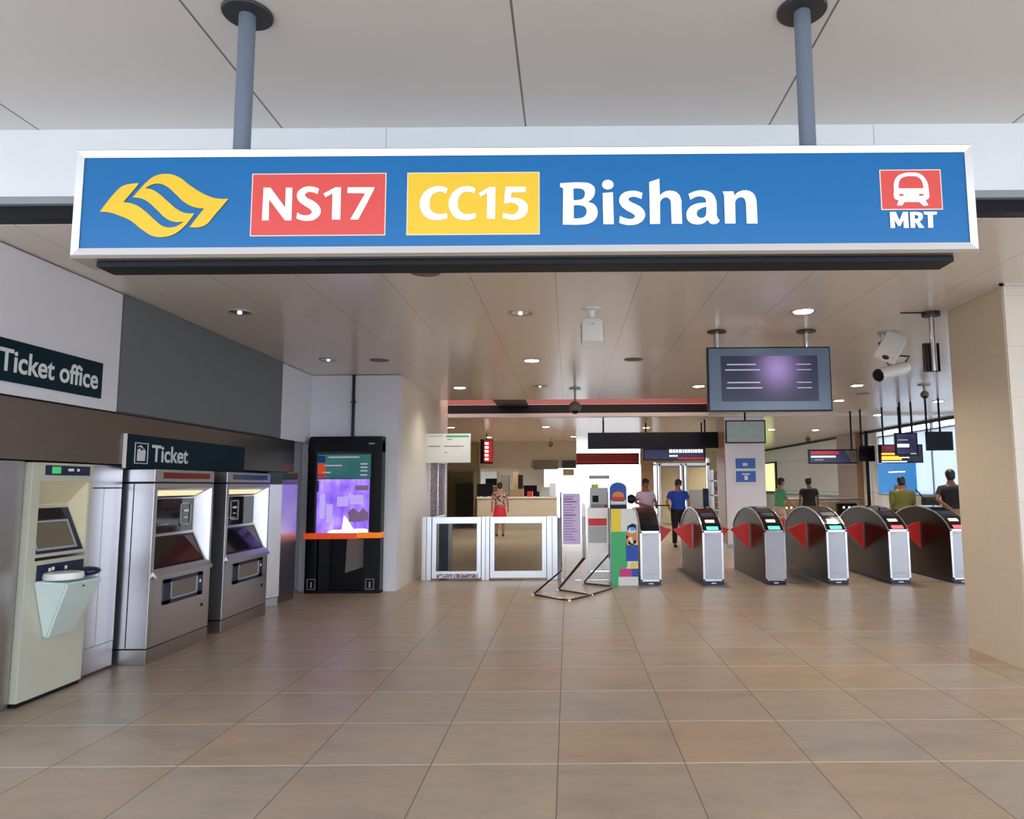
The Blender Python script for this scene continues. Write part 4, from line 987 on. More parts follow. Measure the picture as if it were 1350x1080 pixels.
MB().tube([a + (a - b_).normalized() * .02, a], .0, 16, [.062, .074]).build('lens', 'black_gloss', t, True)
up = b_ + Vector((0, 0, .10)); MB().tube([b_ + Vector((-.02, 0, .05)), up + Vector((.03, 0, .02)), up + Vector((-.08, 0, .03)), Vector((hp.x + .1, hp.y + .10, 2.80)), Vector((hp.x + .05, hp.y + .12, 2.95)), Vector((hp.x + .05, hp.y + .12, HC))], .011, 8).build('bracket_arm', 'black', t, True)
# domes on stems
def dome(px, py, Y, zl, label, r=.07):
    x = at(px, py, Y).x
    t = thing('dome_camera', label, 'security camera', (x, Y, zl), 'dome cameras on stems')
    MB().tube([(x, Y, HC), (x, Y, zl + r)], .02, 10).build('stem', 'grey_pl', t, True)
    MB().lathe((x, Y, HC - .02), [(.001, 0), (.10, 0), (.10, .02), (.001, .02)], 20).build('ceiling_flange', 'grey_pl', t, True)
    MB().ell((x, Y, zl + r * .8), (r, r, r)).build('dome', 'cover', t, True)
    MB().ell((x, Y - .01, zl + r * .55), (r * .8, r * .8, r * .8)).build('tinted_bubble', 'black_gloss', t, True)
dome(758, 520, 12.2, 2.74, 'round dome camera on stem in front of the salmon slot', .11)
dome(1219, 520, 12.0, 2.93, 'round dome camera hanging right of the tilted box cameras')
dome(565, 520, 18.5, 2.78, 'small dome camera far left beyond the salmon slot') if False else None
dome(726, 585, 24.0, 2.80, 'far small dome camera before the beige service wall', .09)
dome(1065, 577, 24.0, 2.9, 'small dark dome camera by the far white panelled wall', .09)
# small monitor and long dark sign
def hanging_screen(name, label, cat, Y, pts, pic, rods, extra=None, th=.06, grp=None):
    P_ = [at(px, py, Y) for px, py in pts]          # TL TR BR BL
    x0 = (P_[0].x + P_[3].x) / 2; x1 = (P_[1].x + P_[2].x) / 2; z1 = (P_[0].z + P_[1].z) / 2; z0 = (P_[2].z + P_[3].z) / 2
    t = thing(name, label, cat, ((x0 + x1) / 2, Y, z0), grp)
    MB().box(x0, x1, Y, Y + th, z0, z1, .004).build('housing', 'black', t)
    s_ = None
    if pic: s_ = MB().box(x0 + .03, x1 - .03, Y - .004, Y + .002, z0 + .03, z1 - .03).build('screen', pic, t)
    for f in rods:
        xx = x0 + (x1 - x0) * f; zc = HC - .06 if Y > 16.9 else HC
        MB().tube([(xx, Y + th / 2, z1 - .01), (xx, Y + th / 2, zc + .02)], .022, 8).build('suspension_rod', 'black', t)
    if extra: extra(t, s_, x0, x1, z0, z1, Y)
    return t
hanging_screen('monitor', 'small hanging monitor with grey camera picture above the poster pillar', 'monitor', 16.0, [(957, 554), (1009, 554), (1010, 584), (956, 585)], 'scr_mono', (.5,))
def ex1(t, s_, x0, x1, z0, z1, Y):
    q = MB()
    for z, a, b_ in ((.62, .42, .96), (.3, .42, .55)):
        zz = z0 + z * (z1 - z0)
        x = x0 + a * (x1 - x0)
        while x < x0 + b_ * (x1 - x0): w = random.uniform(.03, .08); q.box(x, x + w, Y - .008, Y - .004, zz, zz + .07 * (1.2 if z > .5 else .6)); x += w + .02
    q.build('text_row', 'scr_white', t)
    MB().box(x0 + .55 * (x1 - x0), x0 + .98 * (x1 - x0), Y - .008, Y - .002, z0 + .02, z0 + .07).build('red_strip', 'scr_red', t)
hanging_screen('direction_sign', 'black hanging direction sign with white text row above the two standing people', 'sign', 18.5, [(848, 592), (930, 590), (930, 606), (848, 608)], 'scr_navy', (.05, .95), ex1)
hanging_screen('direction_sign', 'long blank dark hanging box above the white-text direction sign', 'sign', 17.6, [(775, 571), (947, 569), (947, 590), (775, 593)], None, (.12, .9))
def ex2(t, s_, x0, x1, z0, z1, Y):
    L = x1 - x0
    MB().box(x0 + .05 * L, x0 + .62 * L, Y - .010, Y - .004, z0 + .66 * (z1 - z0), z0 + .86 * (z1 - z0)).build('red_text_strip', 'scr_red', t)
    MB().box(x0 + .05 * L, x0 + .55 * L, Y - .010, Y - .004, z0 + .44 * (z1 - z0), z0 + .55 * (z1 - z0)).build('white_text_row', 'scr_white', t)
    MB().box(x0 + .12 * L, x0 + .3 * L, Y - .010, Y - .004, z0 + .25 * (z1 - z0), z0 + .3 * (z1 - z0)).build('white_text_row', 'scr_grey', t)
    MB().prism([(x0 + .74 * L, z1 - .03), (x1 - .02, z1 - .03), (x1 - .02, z0 + .03), (x0 + .88 * L, z0 + .03)], 1, Y - .008, Y - .004).build('grey_wedge', 'cover', t)
hanging_screen('advert_screen', 'black hanging screen with red text strip, left of the yellow striped screen', 'display', 16.4, [(1066, 594), (1131, 591), (1130, 610), (1066, 613)], 'scr_navy', (.9,), ex2)
hanging_screen('monitor', 'small black monitor touching the right end of the red-text screen', 'monitor', 16.0, [(1133, 588), (1154, 587), (1153, 608), (1133, 609)], None, (.2,))
def ex3(t, s_, x0, x1, z0, z1, Y):
    L = x1 - x0; H_ = z1 - z0
    MB().box(x0 + .06 * L, x0 + .40 * L, Y - .010, Y - .002, z0 + .60 * H_, z1 - .02).build('maroon_field', 'scr_maroon', t)
    MB().box(x0 + .16 * L, x0 + .26 * L, Y - .013, Y - .010, z0 + .78 * H_, z0 + .83 * H_).box(x0 + .29 * L, x0 + .32 * L, Y - .013, Y - .010, z0 + .78 * H_, z0 + .83 * H_).build('red_text', 'scr_red', t)
    for f, w in ((.45, .36), (.27, .44), (.17, .5)): MB().box(x0 + .05 * L, x0 + w * L, Y - .010, Y - .002, z0 + f * H_, z0 + (f + .09) * H_).build('yellow_bar', 'scr_yellow', t)
    MB().box(x0 + .05 * L, x0 + .42 * L, Y - .010, Y - .002, z0 + .375 * H_, z0 + .425 * H_).build('red_bar', 'scr_red', t)
    MB().box(x0 + .05 * L, x0 + .62 * L, Y - .010, Y - .002, z0 + .05 * H_, z0 + .10 * H_).box(x0 + .45 * L, x0 + .68 * L, Y - .010, Y - .002, z0 + .27 * H_, z0 + .31 * H_).build('white_bar', 'scr_white', t)
hanging_screen('advert_screen', 'hanging screen with maroon field and yellow bars above the bright blue advert', 'display', 15.6, [(1159, 580), (1217, 592), (1217, 609), (1159, 612)], 'screen_dark', (.12, .5), ex3)
def ex4(t, s_, x0, x1, z0, z1, Y):
    L = x1 - x0; H_ = z1 - z0
    MB().box(x0 + .08 * L, x0 + .6 * L, Y - .010, Y - .002, z0 + .36 * H_, z0 + .50 * H_).build('white_text_row', 'scr_white', t)
    MB().box(x0 + .12 * L, x0 + .55 * L, Y - .010, Y - .002, z0 + .66 * H_, z0 + .70 * H_).box(x0 + .65 * L, x0 + .9 * L, Y - .010, Y - .002, z0 + .05 * H_, z0 + .10 * H_).build('grey_text_row', 'scr_grey', t)
hanging_screen('advert_screen', 'small navy hanging screen in front of the yellow striped screen', 'display', 14.6, [(1180, 572), (1210, 569), (1210, 600), (1181, 601)], 'scr_navy', (.3, .8), ex4)
hanging_screen('monitor', 'switched-off black hanging monitor nearest the stone column', 'monitor', 14.0, [(1221, 571), (1258, 567), (1255, 592), (1223, 596)], None, (.05, .55))

# ================================================================== FREESTANDING PILLAR, WALL ITEMS
t = thing('square_pillar', 'white square pillar with blue posters behind the fare gates', 'pillar', (4.1, 17.4, 0))
MB().box(3.74, 4.68, 17.0, 17.9, 0, HC - .06).build('shaft', 'white_wall', t)
MB().box(3.72, 3.741, 17.02, 17.9, .1, HC - .06).build('side_cladding', 'tan', t)
MB().box(3.72, 4.70, 16.98, 17.92, 0, .10).build('plinth', 'steel', t)
po = thing('wall_poster', 'white-framed pair of blue posters on the white pillar', 'poster', (4.2, 16.97, 1.5))
MB().box(3.93, 4.48, 16.975, 16.995, 1.50, 2.16).build('backing', 'poster_white', po)
MB().box(3.97, 4.44, 16.968, 16.975, 1.87, 2.11).build('upper_sheet', 'poster_blue', po)
MB().box(3.97, 4.44, 16.968, 16.975, 1.55, 1.81).build('lower_sheet', 'poster_blue', po)
MB().box(4.14, 4.25, 16.964, 16.968, 1.93, 2.0).box(4.12, 4.30, 16.964, 16.968, 1.72, 1.75).box(4.17, 4.25, 16.964, 16.968, 1.60, 1.70).build('printed_figure', 'poster_white', po)
# notice board sticking out of the cream wall
t = thing('notice_board', 'white notice board with green heading projecting from the cream wall', 'notice board', (-2.15, 12.7, 2.0))
a, b_ = at(566, 572, 12.6), at(620, 610, 12.6)
MB().box(-2.515, b_.x, 12.60, 12.66, b_.z, a.z + .0, .003).build('board', 'poster_white', t)
q = MB(); zt = a.z
q.box(-2.46, -2.2, 12.596, 12.60, zt - .05, zt - .035)
q.build('grey_heading', 'grey_pl', t); MB().box(-2.15, b_.x - .03, 12.596, 12.60, zt - .065, zt - .03).build('green_heading', 'green', t)
q = MB()
for z, xa, xb in ((.11, -2.13, -2.05), (.23, -2.46, -2.25), (.23, -2.18, -1.84), (.34, -2.17, -2.13)): q.box(xa, xb, 12.596, 12.60, zt - z, zt - z + .014)
q.build('text_row', 'cover', t)
# red lit projecting sign
t = thing('projecting_sign', 'small lit red and white projecting sign far left beyond the barrier', 'sign', (-2.55, 22, 2.2))
Rz_ = Matrix.Translation((-2.50, 22.0, 0)) @ Matrix.Rotation(math.radians(50), 4, 'Z')
zb, zt = 2.18, 2.92
MB().box(-.22, .22, -.05, .05, zb, zt, 0, Rz_).build('case', 'brown_pan', t)
MB().box(-.16, .19, -.056, -.05, zb + .05, zt - .03, 0, Rz_).build('lit_face', 'scr_red', t)
q = MB()
for i in range(5): MB().box(-.13, .02, -.062, -.056, zb + .10 + i * .12, zb + .17 + i * .12, 0, Rz_).build('white_stripe', 'scr_white', t)
MB().tube([(-2.5, 22, zt), (-2.5, 22, HC - .06)], .015, 6).build('suspension_rod', 'black', t)
# blue advert, lime poster on right wall
t = thing('wall_advert', 'large bright blue advert poster on the white right wall', 'poster', (9.27, 20.3, 1.2))
MB().box(9.26, 9.30, 19.15, 21.45, 1.22, 2.08).build('panel', 'cyan', t)
MB().box(9.25, 9.26, 19.7, 20.7, 1.80, 1.83).build('white_line', 'scr_white', t)
t = thing('wall_advert', 'lit pale lime poster in dark frame beyond the white pillar', 'poster', (9.27, 33.2, 1.2))
MB().box(9.24, 9.30, 31.9, 34.0, 1.10, 2.50).build('frame', 'black', t)
MB().box(9.22, 9.24, 32.1, 34.0, 1.18, 2.42).build('lit_panel', 'lime', t)
tag(MB().box(8.5, 8.75, 18.6, 18.75, 0, 1.45).build('metal_post', 'cover'), 'slim grey post standing before the white wall at right', 'post')
# ================================================================== SERVICE COUNTER AND SHOP BITS
t = thing('service_counter', 'long beige service counter in the far room behind the barrier', 'counter', (-1.9, 26, 0))
MB().box(-3.18, -.40, 25.2, 25.95, 0, 1.06).build('front', 'beige', t)
MB().box(-3.20, -.36, 25.15, 25.98, 1.06, 1.11).build('top', 'poster_white', t)
t = thing('glass_partition', 'dark green glass partition left of the service counter', 'glass partition', (-3.8, 25.6, 0))
MB().box(-4.30, -3.33, 25.60, 25.64, .05, 2.02).build('pane', 'glass_grey', t)
MB().box(-4.34, -4.30, 25.58, 25.66, 0, 2.08).box(-3.36, -3.31, 25.58, 25.66, 0, 2.08).box(-4.34, -3.31, 25.58, 25.66, 2.02, 2.08).build('frame', 'cover', t)
MB().box(-4.05, -3.36, 25.9, 26.1, .0, 1.6).build('inner_screen', 'cover', t)
for i, (px0, px1, y0, y1, Y, m_, nm_, lb) in enumerate([
    (633, 655, 622, 655, 29.9, 'poster_white', 'wall_board', 'white board on the far wall behind the counter'),
    (629, 650, 638, 655, 25.5, 'black', 'computer_monitor', 'black monitor at the left end of the service counter'),
    (640, 655, 631, 641, 27.6, 'black', 'computer_monitor', 'black raised monitor behind the service counter'),
    (672, 690, 645, 656, 25.4, 'tan', 'cardboard_box', 'brown box on the service counter'),
    (690, 708, 640, 648, 27.6, 'brown_pan', 'storage_box', 'dark brown box behind the service counter'),
    (695, 702, 648, 656, 25.3, 'red', 'small_box', 'small red box on the service counter'),
    (712, 724, 642, 655, 25.4, 'grey_pl', 'storage_box', 'grey box near the right end of the service counter'),
    (676, 684, 622, 646, 29.0, 'tan', 'storage_cabinet', 'brown upright cabinet behind the service counter'),
    (660, 671, 626, 648, 29.3, 'cover', 'filing_cabinet', 'grey cabinet behind the service counter, left of the brown one'),
    (724, 733, 637, 655, 25.5, 'steel_v', 'equipment_box', 'steel box at the right end of the service counter'),
    (656, 661, 644, 655, 25.4, 'poster_white', 'paper_stack', 'white paper stack on the counter left of the floral person'),
    (683, 689, 626, 646, 28.6, 'brown_pan', 'storage_cabinet', 'dark narrow cabinet behind the counter, right of the brown one'),
    (707, 711, 648, 655, 25.4, 'brown_pan', 'small_box', 'small dark box on the service counter beside the red one'),
    (646, 658, 641, 655, 27.0, 'tan', 'cardboard_box', 'brown box low behind the service counter monitors')]):
    a, b_ = at(px0, y0, Y), at(px1, y1, Y); zb = b_.z
    base = 1.11 if Y < 26 else 0
    if nm_ == 'wall_board': base = b_.z; y_ = Y + .04
    else: y_ = Y + .35
    mm = MB().box(a.x, b_.x, Y, y_, base, a.z, .01 if nm_ != 'wall_board' else 0)
    if nm_ == 'computer_monitor':
        mm = MB().box(a.x, b_.x, Y, Y + .05, max(base, b_.z) + .02, a.z, .005).box((a.x + b_.x) / 2 - .04, (a.x + b_.x) / 2 + .04, Y + .01, Y + .04, base, max(base, b_.z) + .05).box((a.x + b_.x) / 2 - .1, (a.x + b_.x) / 2 + .1, Y - .05, Y + .1, base, base + .02)
    tag(mm.build(nm_, m_), lb, nm_.replace('_', ' ').split()[-1])
for px0, px1, y0, y1, lb, mt_ in ((703, 736, 607, 619, 'grey blind on the beige wall over the service counter', 'cover'), (741, 759, 607, 617, 'dark blind beside the bright opening over the counter', 'disc_dark'), (742, 757, 618.6, 627, 'pale green flap under the dark blind', 'olive')):
    a, b_ = at(px0, y0, 25.9), at(px1, y1, 25.9)
    m_ = MB().box(a.x, b_.x, 25.9, 25.98, b_.z, a.z)
    
    tag(m_.build('window_blind', mt_), lb, 'blind')
# lobby behind the gates
t = thing('red_beam', 'dark red horizontal beam over the bright exit opening', 'beam', (1.5, 27.5, 2.3))
MB().box(.31, 2.72, 27.3, 27.6, 2.42, 2.72).build('upper_band', 'red_beam', t)
MB().box(.31, 2.72, 27.28, 27.6, 2.28, 2.33).build('lower_band', 'black', t)
MB().box(.31, 2.72, 27.31, 27.6, 2.33, 2.42).build('middle_band', 'red', t)
t = thing('lift_lobby_doors', 'cream double doors in glazed frame behind the two standing people', 'door', (4.1, 27.5, 0))
for xa in (3.55, 4.55): MB().box(xa, xa + .72, 27.4, 27.46, .05, 2.15, .004).build('door_leaf', 'cream_in', t)
MB().box(3.18, 3.22, 27.35, 27.5, 0, 2.5).box(3.45, 3.53, 27.35, 27.5, 0, 2.3).box(4.30, 4.36, 27.35, 27.5, 0, 2.3).box(4.47, 4.53, 27.35, 27.5, 0, 2.3).box(5.30, 5.40, 27.35, 27.5, 0, 2.5).box(3.18, 5.4, 27.35, 27.5, 2.22, 2.32).build('frame', 'alu', t)
MB().box(3.18, 4.0, 27.4, 27.45, 2.34, 2.85).box(4.85, 5.4, 27.4, 27.45, 2.6, 2.85).build('transom_panel', 'olive', t)
MB().box(4.62, 5.2, 27.38, 27.4, .6, 1.3).build('lower_door_sheet', 'grey_pl', t)
tag(MB().box(4.95, 5.15, 26.4, 26.5, 0, 1.35).build('blue_banner', 'navy'), 'narrow navy banner beside the cream doors', 'banner')
tag(MB().box(2.86, 2.95, 26.2, 26.5, 0, 2.0).build('black_panel', 'black'), 'narrow black panel at the left of the cream doors', 'panel') if False else None
t = thing('goods_shelf', 'tall cluttered shelf of goods seen left of the white pillar', 'shelf', (5.2, 25, 0))
MB().box(5.0, 5.05, 24.9, 25.3, 0, 2.0).box(5.65, 5.70, 24.9, 25.3, 0, 2.0).box(5.0, 5.7, 24.9, 25.3, .1, .14).box(5.0, 5.7, 24.9, 25.3, .6, .64).box(5.0, 5.7, 24.9, 25.3, 1.1, 1.14).box(5.0, 5.7, 24.9, 25.3, 1.6, 1.64).build('frame', 'alu', t)
for zz in (.64, 1.14, 1.64, .14): MB().box(5.07, 5.35, 24.95, 25.2, zz, zz + .3).build('carton', 'cl_print', t); MB().box(5.38, 5.62, 24.95, 25.2, zz, zz + .22).build('carton', 'printed_film', t)
# low steel counter and posts at the right background
t = thing('steel_barrier', 'low dark metal barrier with round lamps behind the middle fare gates', 'barrier', (7.2, 21.6, 0))
MB().box(6.35, 8.6, 21.4, 21.5, .05, .98).build('panel', 'olive', t)
MB().tube([(6.3, 21.35, .0), (6.3, 21.35, .98), (6.36, 21.35, 1.04), (8.7, 21.35, 1.04)], .04, 8).build('handrail', 'cover', t, True)
MB().box(7.95, 8.5, 21.2, 21.4, 0, .92, .03).build('dark_cabinet', 'black', t)
MB().box(6.26, 6.34, 21.25, 21.32, 0, .96).build('light_post', 'grey_pl', t)
for x_, r2 in ((6.42, .035), (6.55, .035), (7.42, .06), (8.1, .035), (8.26, .035)): MB().ell((x_, 21.19, .80), (r2, .01, r2)).build('lamp', 'led_cream', t, True)

# ================================================================== PEOPLE
def remesh(mb, name, m_, parent, vox=.010, smooth=3):
    me = bpy.data.meshes.new('t'); bmesh.ops.recalc_face_normals(mb.bm, faces=mb.bm.faces); mb.bm.to_mesh(me); mb.bm.free()
    o = bpy.data.objects.new('t', me); COL.objects.link(o)
    r = o.modifiers.new('r', 'REMESH'); r.mode = 'VOXEL'; r.voxel_size = vox; r.use_smooth_shade = True
    s_ = o.modifiers.new('s', 'SMOOTH'); s_.factor = .5; s_.iterations = smooth
    dg = bpy.context.evaluated_depsgraph_get(); me2 = bpy.data.meshes.new_from_object(o.evaluated_get(dg)); COL.objects.unlink(o); bpy.data.objects.remove(o)
    me2.name = name; me2.materials.clear(); me2.materials.append(W[m_])
    for p in me2.polygons: p.use_smooth = True
    q = bpy.data.objects.new(name, me2); q.parent = parent; COL.objects.link(q); return q
def eloft(m_, cs, n=18):
    """cs: (x,y,z,rx,ry) rings"""
    m_.rings([[Vector((c[0] + c[3] * math.cos(2 * PI * k / n), c[1] + c[4] * math.sin(2 * PI * k / n), c[2])) for k in range(n)] for c in cs])
def limb(m_, path, rad, n=12): m_.tube(path, 0, n, rad)
def hand(m_, w, d, side, curl=.4):
    """palm + five fingers starting at wrist w, pointing along d"""
    d = Vector(d).normalized(); s = Vector((side, 0, 0)); s = (s - d * s.dot(d)).normalized(); n = d.cross(s)
    fwd_ = Vector((0, -1, 0)); fwd_ = (fwd_ - d * fwd_.dot(d)).normalized()
    ac = fwd_
    pal = Vector(w) + d * .045
    limb(m_, [Vector(w) - d * .01, Vector(w) + d * .03, Vector(w) + d * .085], [.024, .030, .030])
    for i, L in enumerate((.068, .078, .073, .058)):
        b = Vector(w) + d * .082 + ac * (.027 - .018 * i); inn_ = -s * side * side
        k1 = b + d * L * .5 - s * .004; k2 = b + d * L * .9 - s * (.02 * curl + .004)
        limb(m_, [b - d * .02, b, k1, k2], [.0095, .0095, .0085, .007], 8)
    b = Vector(w) + d * .03 + ac * .026
    limb(m_, [b - ac * .01, b + d * .02 + ac * .018, b + d * .05 + ac * .024], [.012, .010, .008], 8)
def person(label, loc, rz, H=1.65, skin='skin', top='cl_black', legs='cl_black', arms=None, sleeve=.55, hair='hair', longhair=False, lean=0, stride=0, skirt=False, cap=None, seated=False, wide=1.0, nod=0):
    """faces local -Y. arms: ((elbow),(wrist)) for left (-x) and right (+x)"""
    t = thing('person', label, 'person', loc, None, rz)
    k = H / 1.68; wide *= 1.07
    S_ = lambda v: Vector(v) * k
    def L_(v): v = Vector(v); return Vector((v.x, v.y - lean * max(0, v.z - .9), v.z)) * k
    arms = arms or (((-.25, .02, 1.12), (-.26, -.06, .88)), ((.25, .02, 1.12), (.26, -.06, .88)))
    b = MB()
    tor = [(0, 0, .86, .145, .10), (0, 0, .95, .16, .11), (0, 0, 1.08, .135, .095), (0, 0, 1.22, .155, .105), (0, 0, 1.34, .170, .10), (0, .005, 1.40, .125, .08), (0, .005, 1.445, .075, .062), (0, .0, 1.50, .052, .055), (0, -.005, 1.56, .05, .055)]
    def TL(sc, lo, hi, grow):
        out = []
        for x, y, z, a, c in tor:
            if lo <= z <= hi: p = L_((x, y, z)); out.append((p.x, p.y, p.z, (a * wide + grow) * k, (c * wide + grow) * k))
        return out
    eloft(b, TL(1, 0, 2, 0))
    hc = L_((0, -.018 - nod * .05, 1.60 - nod * .02))
    # head: skull, jaw, nose, ears, brow
    b.ell(hc + S_((0, .008, .02)), (.074 * k, .092 * k, .098 * k)); b.ell(hc + S_((0, -.022, -.045)), (.056 * k, .062 * k, .062 * k))
    limb(b, [hc + S_((0, -.085, .02)), hc + S_((0, -.106, -.012)), hc + S_((0, -.088, -.02))], [.010 * k, .014 * k, .012 * k], 8)
    for s_ in (-1, 1): b.ell(hc + S_((s_ * .076, .008, -.004)), (.010 * k, .018 * k, .030 * k))
    b.ell(hc + S_((0, -.080, -.052)), (.022 * k, .012 * k, .008 * k))
    LEG = []
    for s_ in (-1, 1):
        st = stride * s_
        hip, kn, an = S_((s_ * .088, 0, .90)), S_((s_ * .10, -.02 - st * .5, .49)), S_((s_ * .105, .01 - st, .085))
        toe = an + S_((s_ * .02, -.15, -.055)); LEG.append((hip, kn, an, toe, s_))
        limb(b, [hip, hip.lerp(kn, .5), kn, kn.lerp(an, .35), an], [.088 * k * wide, .075 * k * wide, .055 * k, .056 * k, .038 * k])
    for s_, (el, wr) in zip((-1, 1), arms):
        sh = L_((s_ * .175 * wide, .005, 1.345)); el_, wr_ = L_(el), L_(wr)
        limb(b, [L_((s_ * .10, .005, 1.37)), sh, sh.lerp(el_, .5), el_, el_.lerp(wr_, .4), wr_], [.05 * k, .052 * k, .045 * k, .037 * k, .036 * k, .025 * k])
        hand(b, wr_, (wr_ - el_), s_)
    bo = remesh(b, 'body', skin, t, .0075, 2)
    # face details
    f = MB()
    for s_ in (-1, 1): f.ell(hc + S_((s_ * .030, -.086, .012)), (.011 * k, .006 * k, .006 * k))
    f.build('eye', 'hair', t, True, True)
    f = MB().ell(hc + S_((0, -.0925, -.052)), (.020 * k, .004 * k, .004 * k)); f.build('mouth', 'cl_red', t, True, True)
    # hair
    h_ = MB(); h_.ell(hc + S_((0, .018 - nod * .03, .046)), (.094 * k, .104 * k, .094 * k))
    h_.ell(hc + S_((0, .045, -.005)), (.086 * k, .074 * k, .090 * k)); h_.ell(hc + S_((0, -.045, .085)), (.062 * k, .048 * k, .034 * k))
    if longhair: h_.ell(hc + S_((0, .065, -.10)), (.075 * k, .045 * k, .12 * k))
    remesh(h_, 'hair', hair, t, .009, 2)
    if cap:
        c_ = MB(); c_.ell(hc + S_((0, .01, .072)), (.090 * k, .104 * k, .066 * k)); c_.ell(hc + S_((0, -.10, .055)), (.062 * k, .065 * k, .010 * k)); remesh(c_, 'cap', cap, t, .008, 1)
    # shirt
    s = MB(); eloft(s, TL(1, .92, 1.43, .020))
    for s_, (el, wr) in zip((-1, 1), arms):
        sh = L_((s_ * .175 * wide, .005, 1.345)); el_, wr_ = L_(el), L_(wr)
        if sleeve <= 1: e = sh.lerp(el_, sleeve); limb(s, [L_((s_ * .09, .005, 1.365)), sh, sh.lerp(e, .5), e], [.068 * k, .070 * k, .064 * k, .062 * k])
        else: limb(s, [L_((s_ * .09, .005, 1.365)), sh, sh.lerp(el_, .5), el_, el_.lerp(wr_, sleeve - 1)], [.068 * k, .070 * k, .062 * k, .055 * k, .042 * k])
    remesh(s, 'shirt', top, t, .010, 3)
    l = MB()
    if skirt:
        c = [(0, 0, .97, .155, .115), (0, 0, .85, .19, .15), (0, 0, .65, .22, .18), (0, 0, .48, .235, .20)]
        eloft(l, [(x, y, z * k, a * k, c2 * k) for x, y, z, a, c2 in c]); remesh(l, 'skirt', legs, t, .012, 2)
    else:
        eloft(l, [(0, 0, z * k, a * k * wide, c * k * wide) for z, a, c in ((.80, .10, .09), (.86, .165, .122), (.93, .175, .128), (1.0, .165, .118))])
        for hip, kn, an, toe, s_ in LEG: limb(l, [hip, hip.lerp(kn, .5), kn, kn.lerp(an, .5), an + Vector((0, 0, .01))], [.100 * k * wide, .090 * k * wide, .072 * k, .068 * k, .062 * k])
        remesh(l, 'trousers', legs, t, .010, 3)
    for hip, kn, an, toe, s_ in LEG:
        sh = MB(); a0 = Vector((an.x, an.y, 0))
        cs = []
        for yy_, w_, z_ in ((.055, .026, .05), (.02, .042, .085), (-.06, .046, .075), (-.14, .05, .055), (-.19, .042, .04), (-.215, .02, .02)):
            cs.append([Vector((a0.x + w_ * k * math.cos(2 * PI * j / 12), a0.y + yy_ * k, z_ * k * .5 + z_ * k * .5 * math.sin(2 * PI * j / 12))) for j in range(12)])
        sh.rings(cs).build('shoe', 'black', t, True, True)
    return t
R = math.radians
person('person in cobalt blue polo shirt and black trousers looking down, behind the fare gates', (2.68, 17.55, 0), R(0), 1.60, top='cl_blue', legs='cl_black', wide=1.06, stride=.04, nod=1,
       arms=(((-.29, .0, 1.13), (-.27, -.22, 1.0)), ((.28, .03, 1.12), (.28, -.08, .88))))
pp = person('person in pale mauve shirt and dark cap holding papers, left of person in blue', (1.86, 17.3, 0), R(18), 1.60, skin='skin_tan', top='cl_pink', legs='cl_black', cap='cl_black', wide=1.05,
       arms=(((-.27, -.02, 1.13), (-.06, -.26, 1.05)), ((.27, -.02, 1.13), (.16, -.28, 1.04))))
tag(MB().box(2.03, 2.38, 16.88, 17.0, 1.0, 1.03).build('folded_papers', 'brown_pan'), 'dark folder held between the two standing people', 'folder')
person('person in floral top and red skirt standing before the beige service counter', (-2.05, 21.6, 0), R(180), 1.56, top='cl_print', legs='cl_red', skirt=True, longhair=False)
person('person in mint green shirt and pale skirt, walking right behind the gates', (5.62, 19.2, 0), R(100), 1.62, top='cl_green', legs='cl_pale', skirt=True, lean=.10, arms=(((-.24, -.1, 1.13), (-.22, -.30, .98)), ((.24, -.1, 1.13), (.22, -.30, .98))))
person('person in black shirt and trousers seen from behind at the metal barrier', (6.72, 20.1, 0), R(175), 1.63, skin='skin_tan', top='cl_black', legs='cl_black', wide=1.06)
person('person in dark and olive top seen from behind, in front of the blue advert', (7.42, 16.0, 0), R(178), 1.60, skin='skin_tan', top='cl_olive', legs='cl_black', wide=1.28, sleeve=1.2)
person('person in black top and khaki trousers standing right beside the stone column', (7.72, 14.5, 0), R(170), 1.72, skin='skin_tan', top='cl_black', legs='cl_khaki', wide=1.05, arms=(((-.27, .0, 1.13), (-.12, -.22, 1.10)), ((.29, .08, 1.14), (.10, .15, .98))))
bg = MB(); bg.box(7.78, 8.12, 15.70, 15.92, .62, 1.2, .06)
bg.tube([(7.80, 15.8, 1.15), (7.72, 15.82, 1.28), (7.66, 15.86, 1.36)], .015, 8); bp_ = bg.build('shoulder_bag', 'cl_black', None); tag(bp_, 'black bulky bag at the side of the person in olive', 'bag')
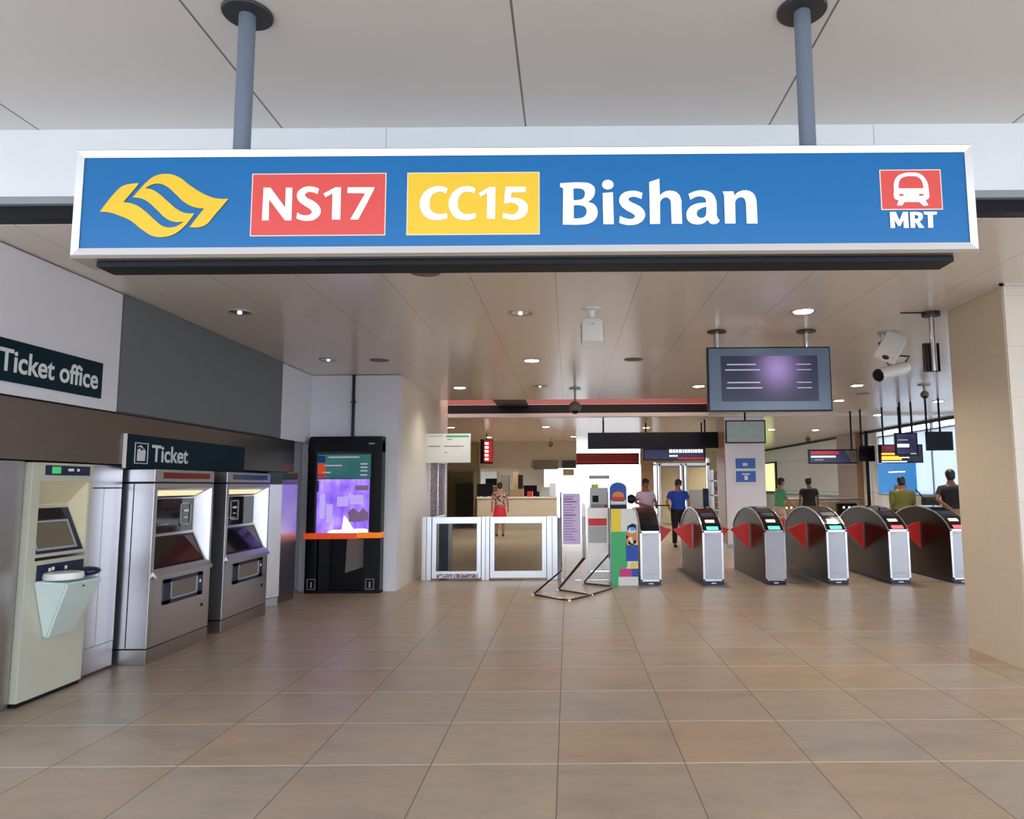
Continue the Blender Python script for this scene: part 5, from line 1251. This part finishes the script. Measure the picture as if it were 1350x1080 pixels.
bg = MB(); bg.box(5.05, 5.6, 18.1, 18.45, 0, .62, .05).tube([(5.15, 18.27, .6), (5.15, 18.27, .72), (5.45, 18.27, .72), (5.45, 18.27, .6)], .012, 8)
tag(bg.build('suitcase', 'red'), 'red suitcase on the floor beside the person in mint green', 'suitcase')

# ================================================================== LIGHT
w = bpy.data.worlds.new('world'); SC.world = w; w.use_nodes = True
nt = w.node_tree; bgn = nt.nodes['Background']
tc = nt.nodes.new('ShaderNodeTexCoord'); sepw = nt.nodes.new('ShaderNodeSeparateXYZ'); nt.links.new(tc.outputs['Generated'], sepw.inputs[0])
rp = nt.nodes.new('ShaderNodeValToRGB'); nt.links.new(sepw.outputs[2], rp.inputs[0])
e = rp.color_ramp.elements; e[0].position = 0; e[0].color = (.86, .92, 1, 1); e[1].position = 1; e[1].color = (.62, .78, 1, 1)
nt.links.new(rp.outputs[0], bgn.inputs['Color']); bgn.inputs['Strength'].default_value = 3.0
sun = bpy.data.lights.new('sun', 'SUN'); sun.energy = 1.2; sun.angle = R(25); sun.color = (1, .97, .92)
so = bpy.data.objects.new('sun', sun); so.rotation_euler = (R(38), R(12), 0); so.location = (0, -10, 12); COL.objects.link(so)

for x_ in (-3.4, -1.5, .4, 2.3):  # unseen area lights added in the recess to brighten the salmon panel
    li = bpy.data.lights.new('added_recess_light', 'AREA'); li.shape = 'RECTANGLE'; li.size = 1.6; li.size_y = .08; li.energy = 14; li.color = (1, .9, .84)
    o_ = bpy.data.objects.new('added_recess_light', li); o_.location = (x_, 13.85, 3.6); o_.rotation_euler = (R(90), 0, 0); COL.objects.link(o_)
v = SC.view_settings; v.view_transform = 'Standard'; v.look = 'None'; v.exposure = .40; v.gamma = 1; v.use_curve_mapping = False
SC.cycles.max_bounces = 8; SC.cycles.diffuse_bounces = 5; SC.cycles.glossy_bounces = 4; SC.cycles.transmission_bounces = 6
SC.cycles.use_denoising = True; SC.cycles.sample_clamp_indirect = 6
SC.cycles.caustics_reflective = False; SC.cycles.caustics_refractive = False
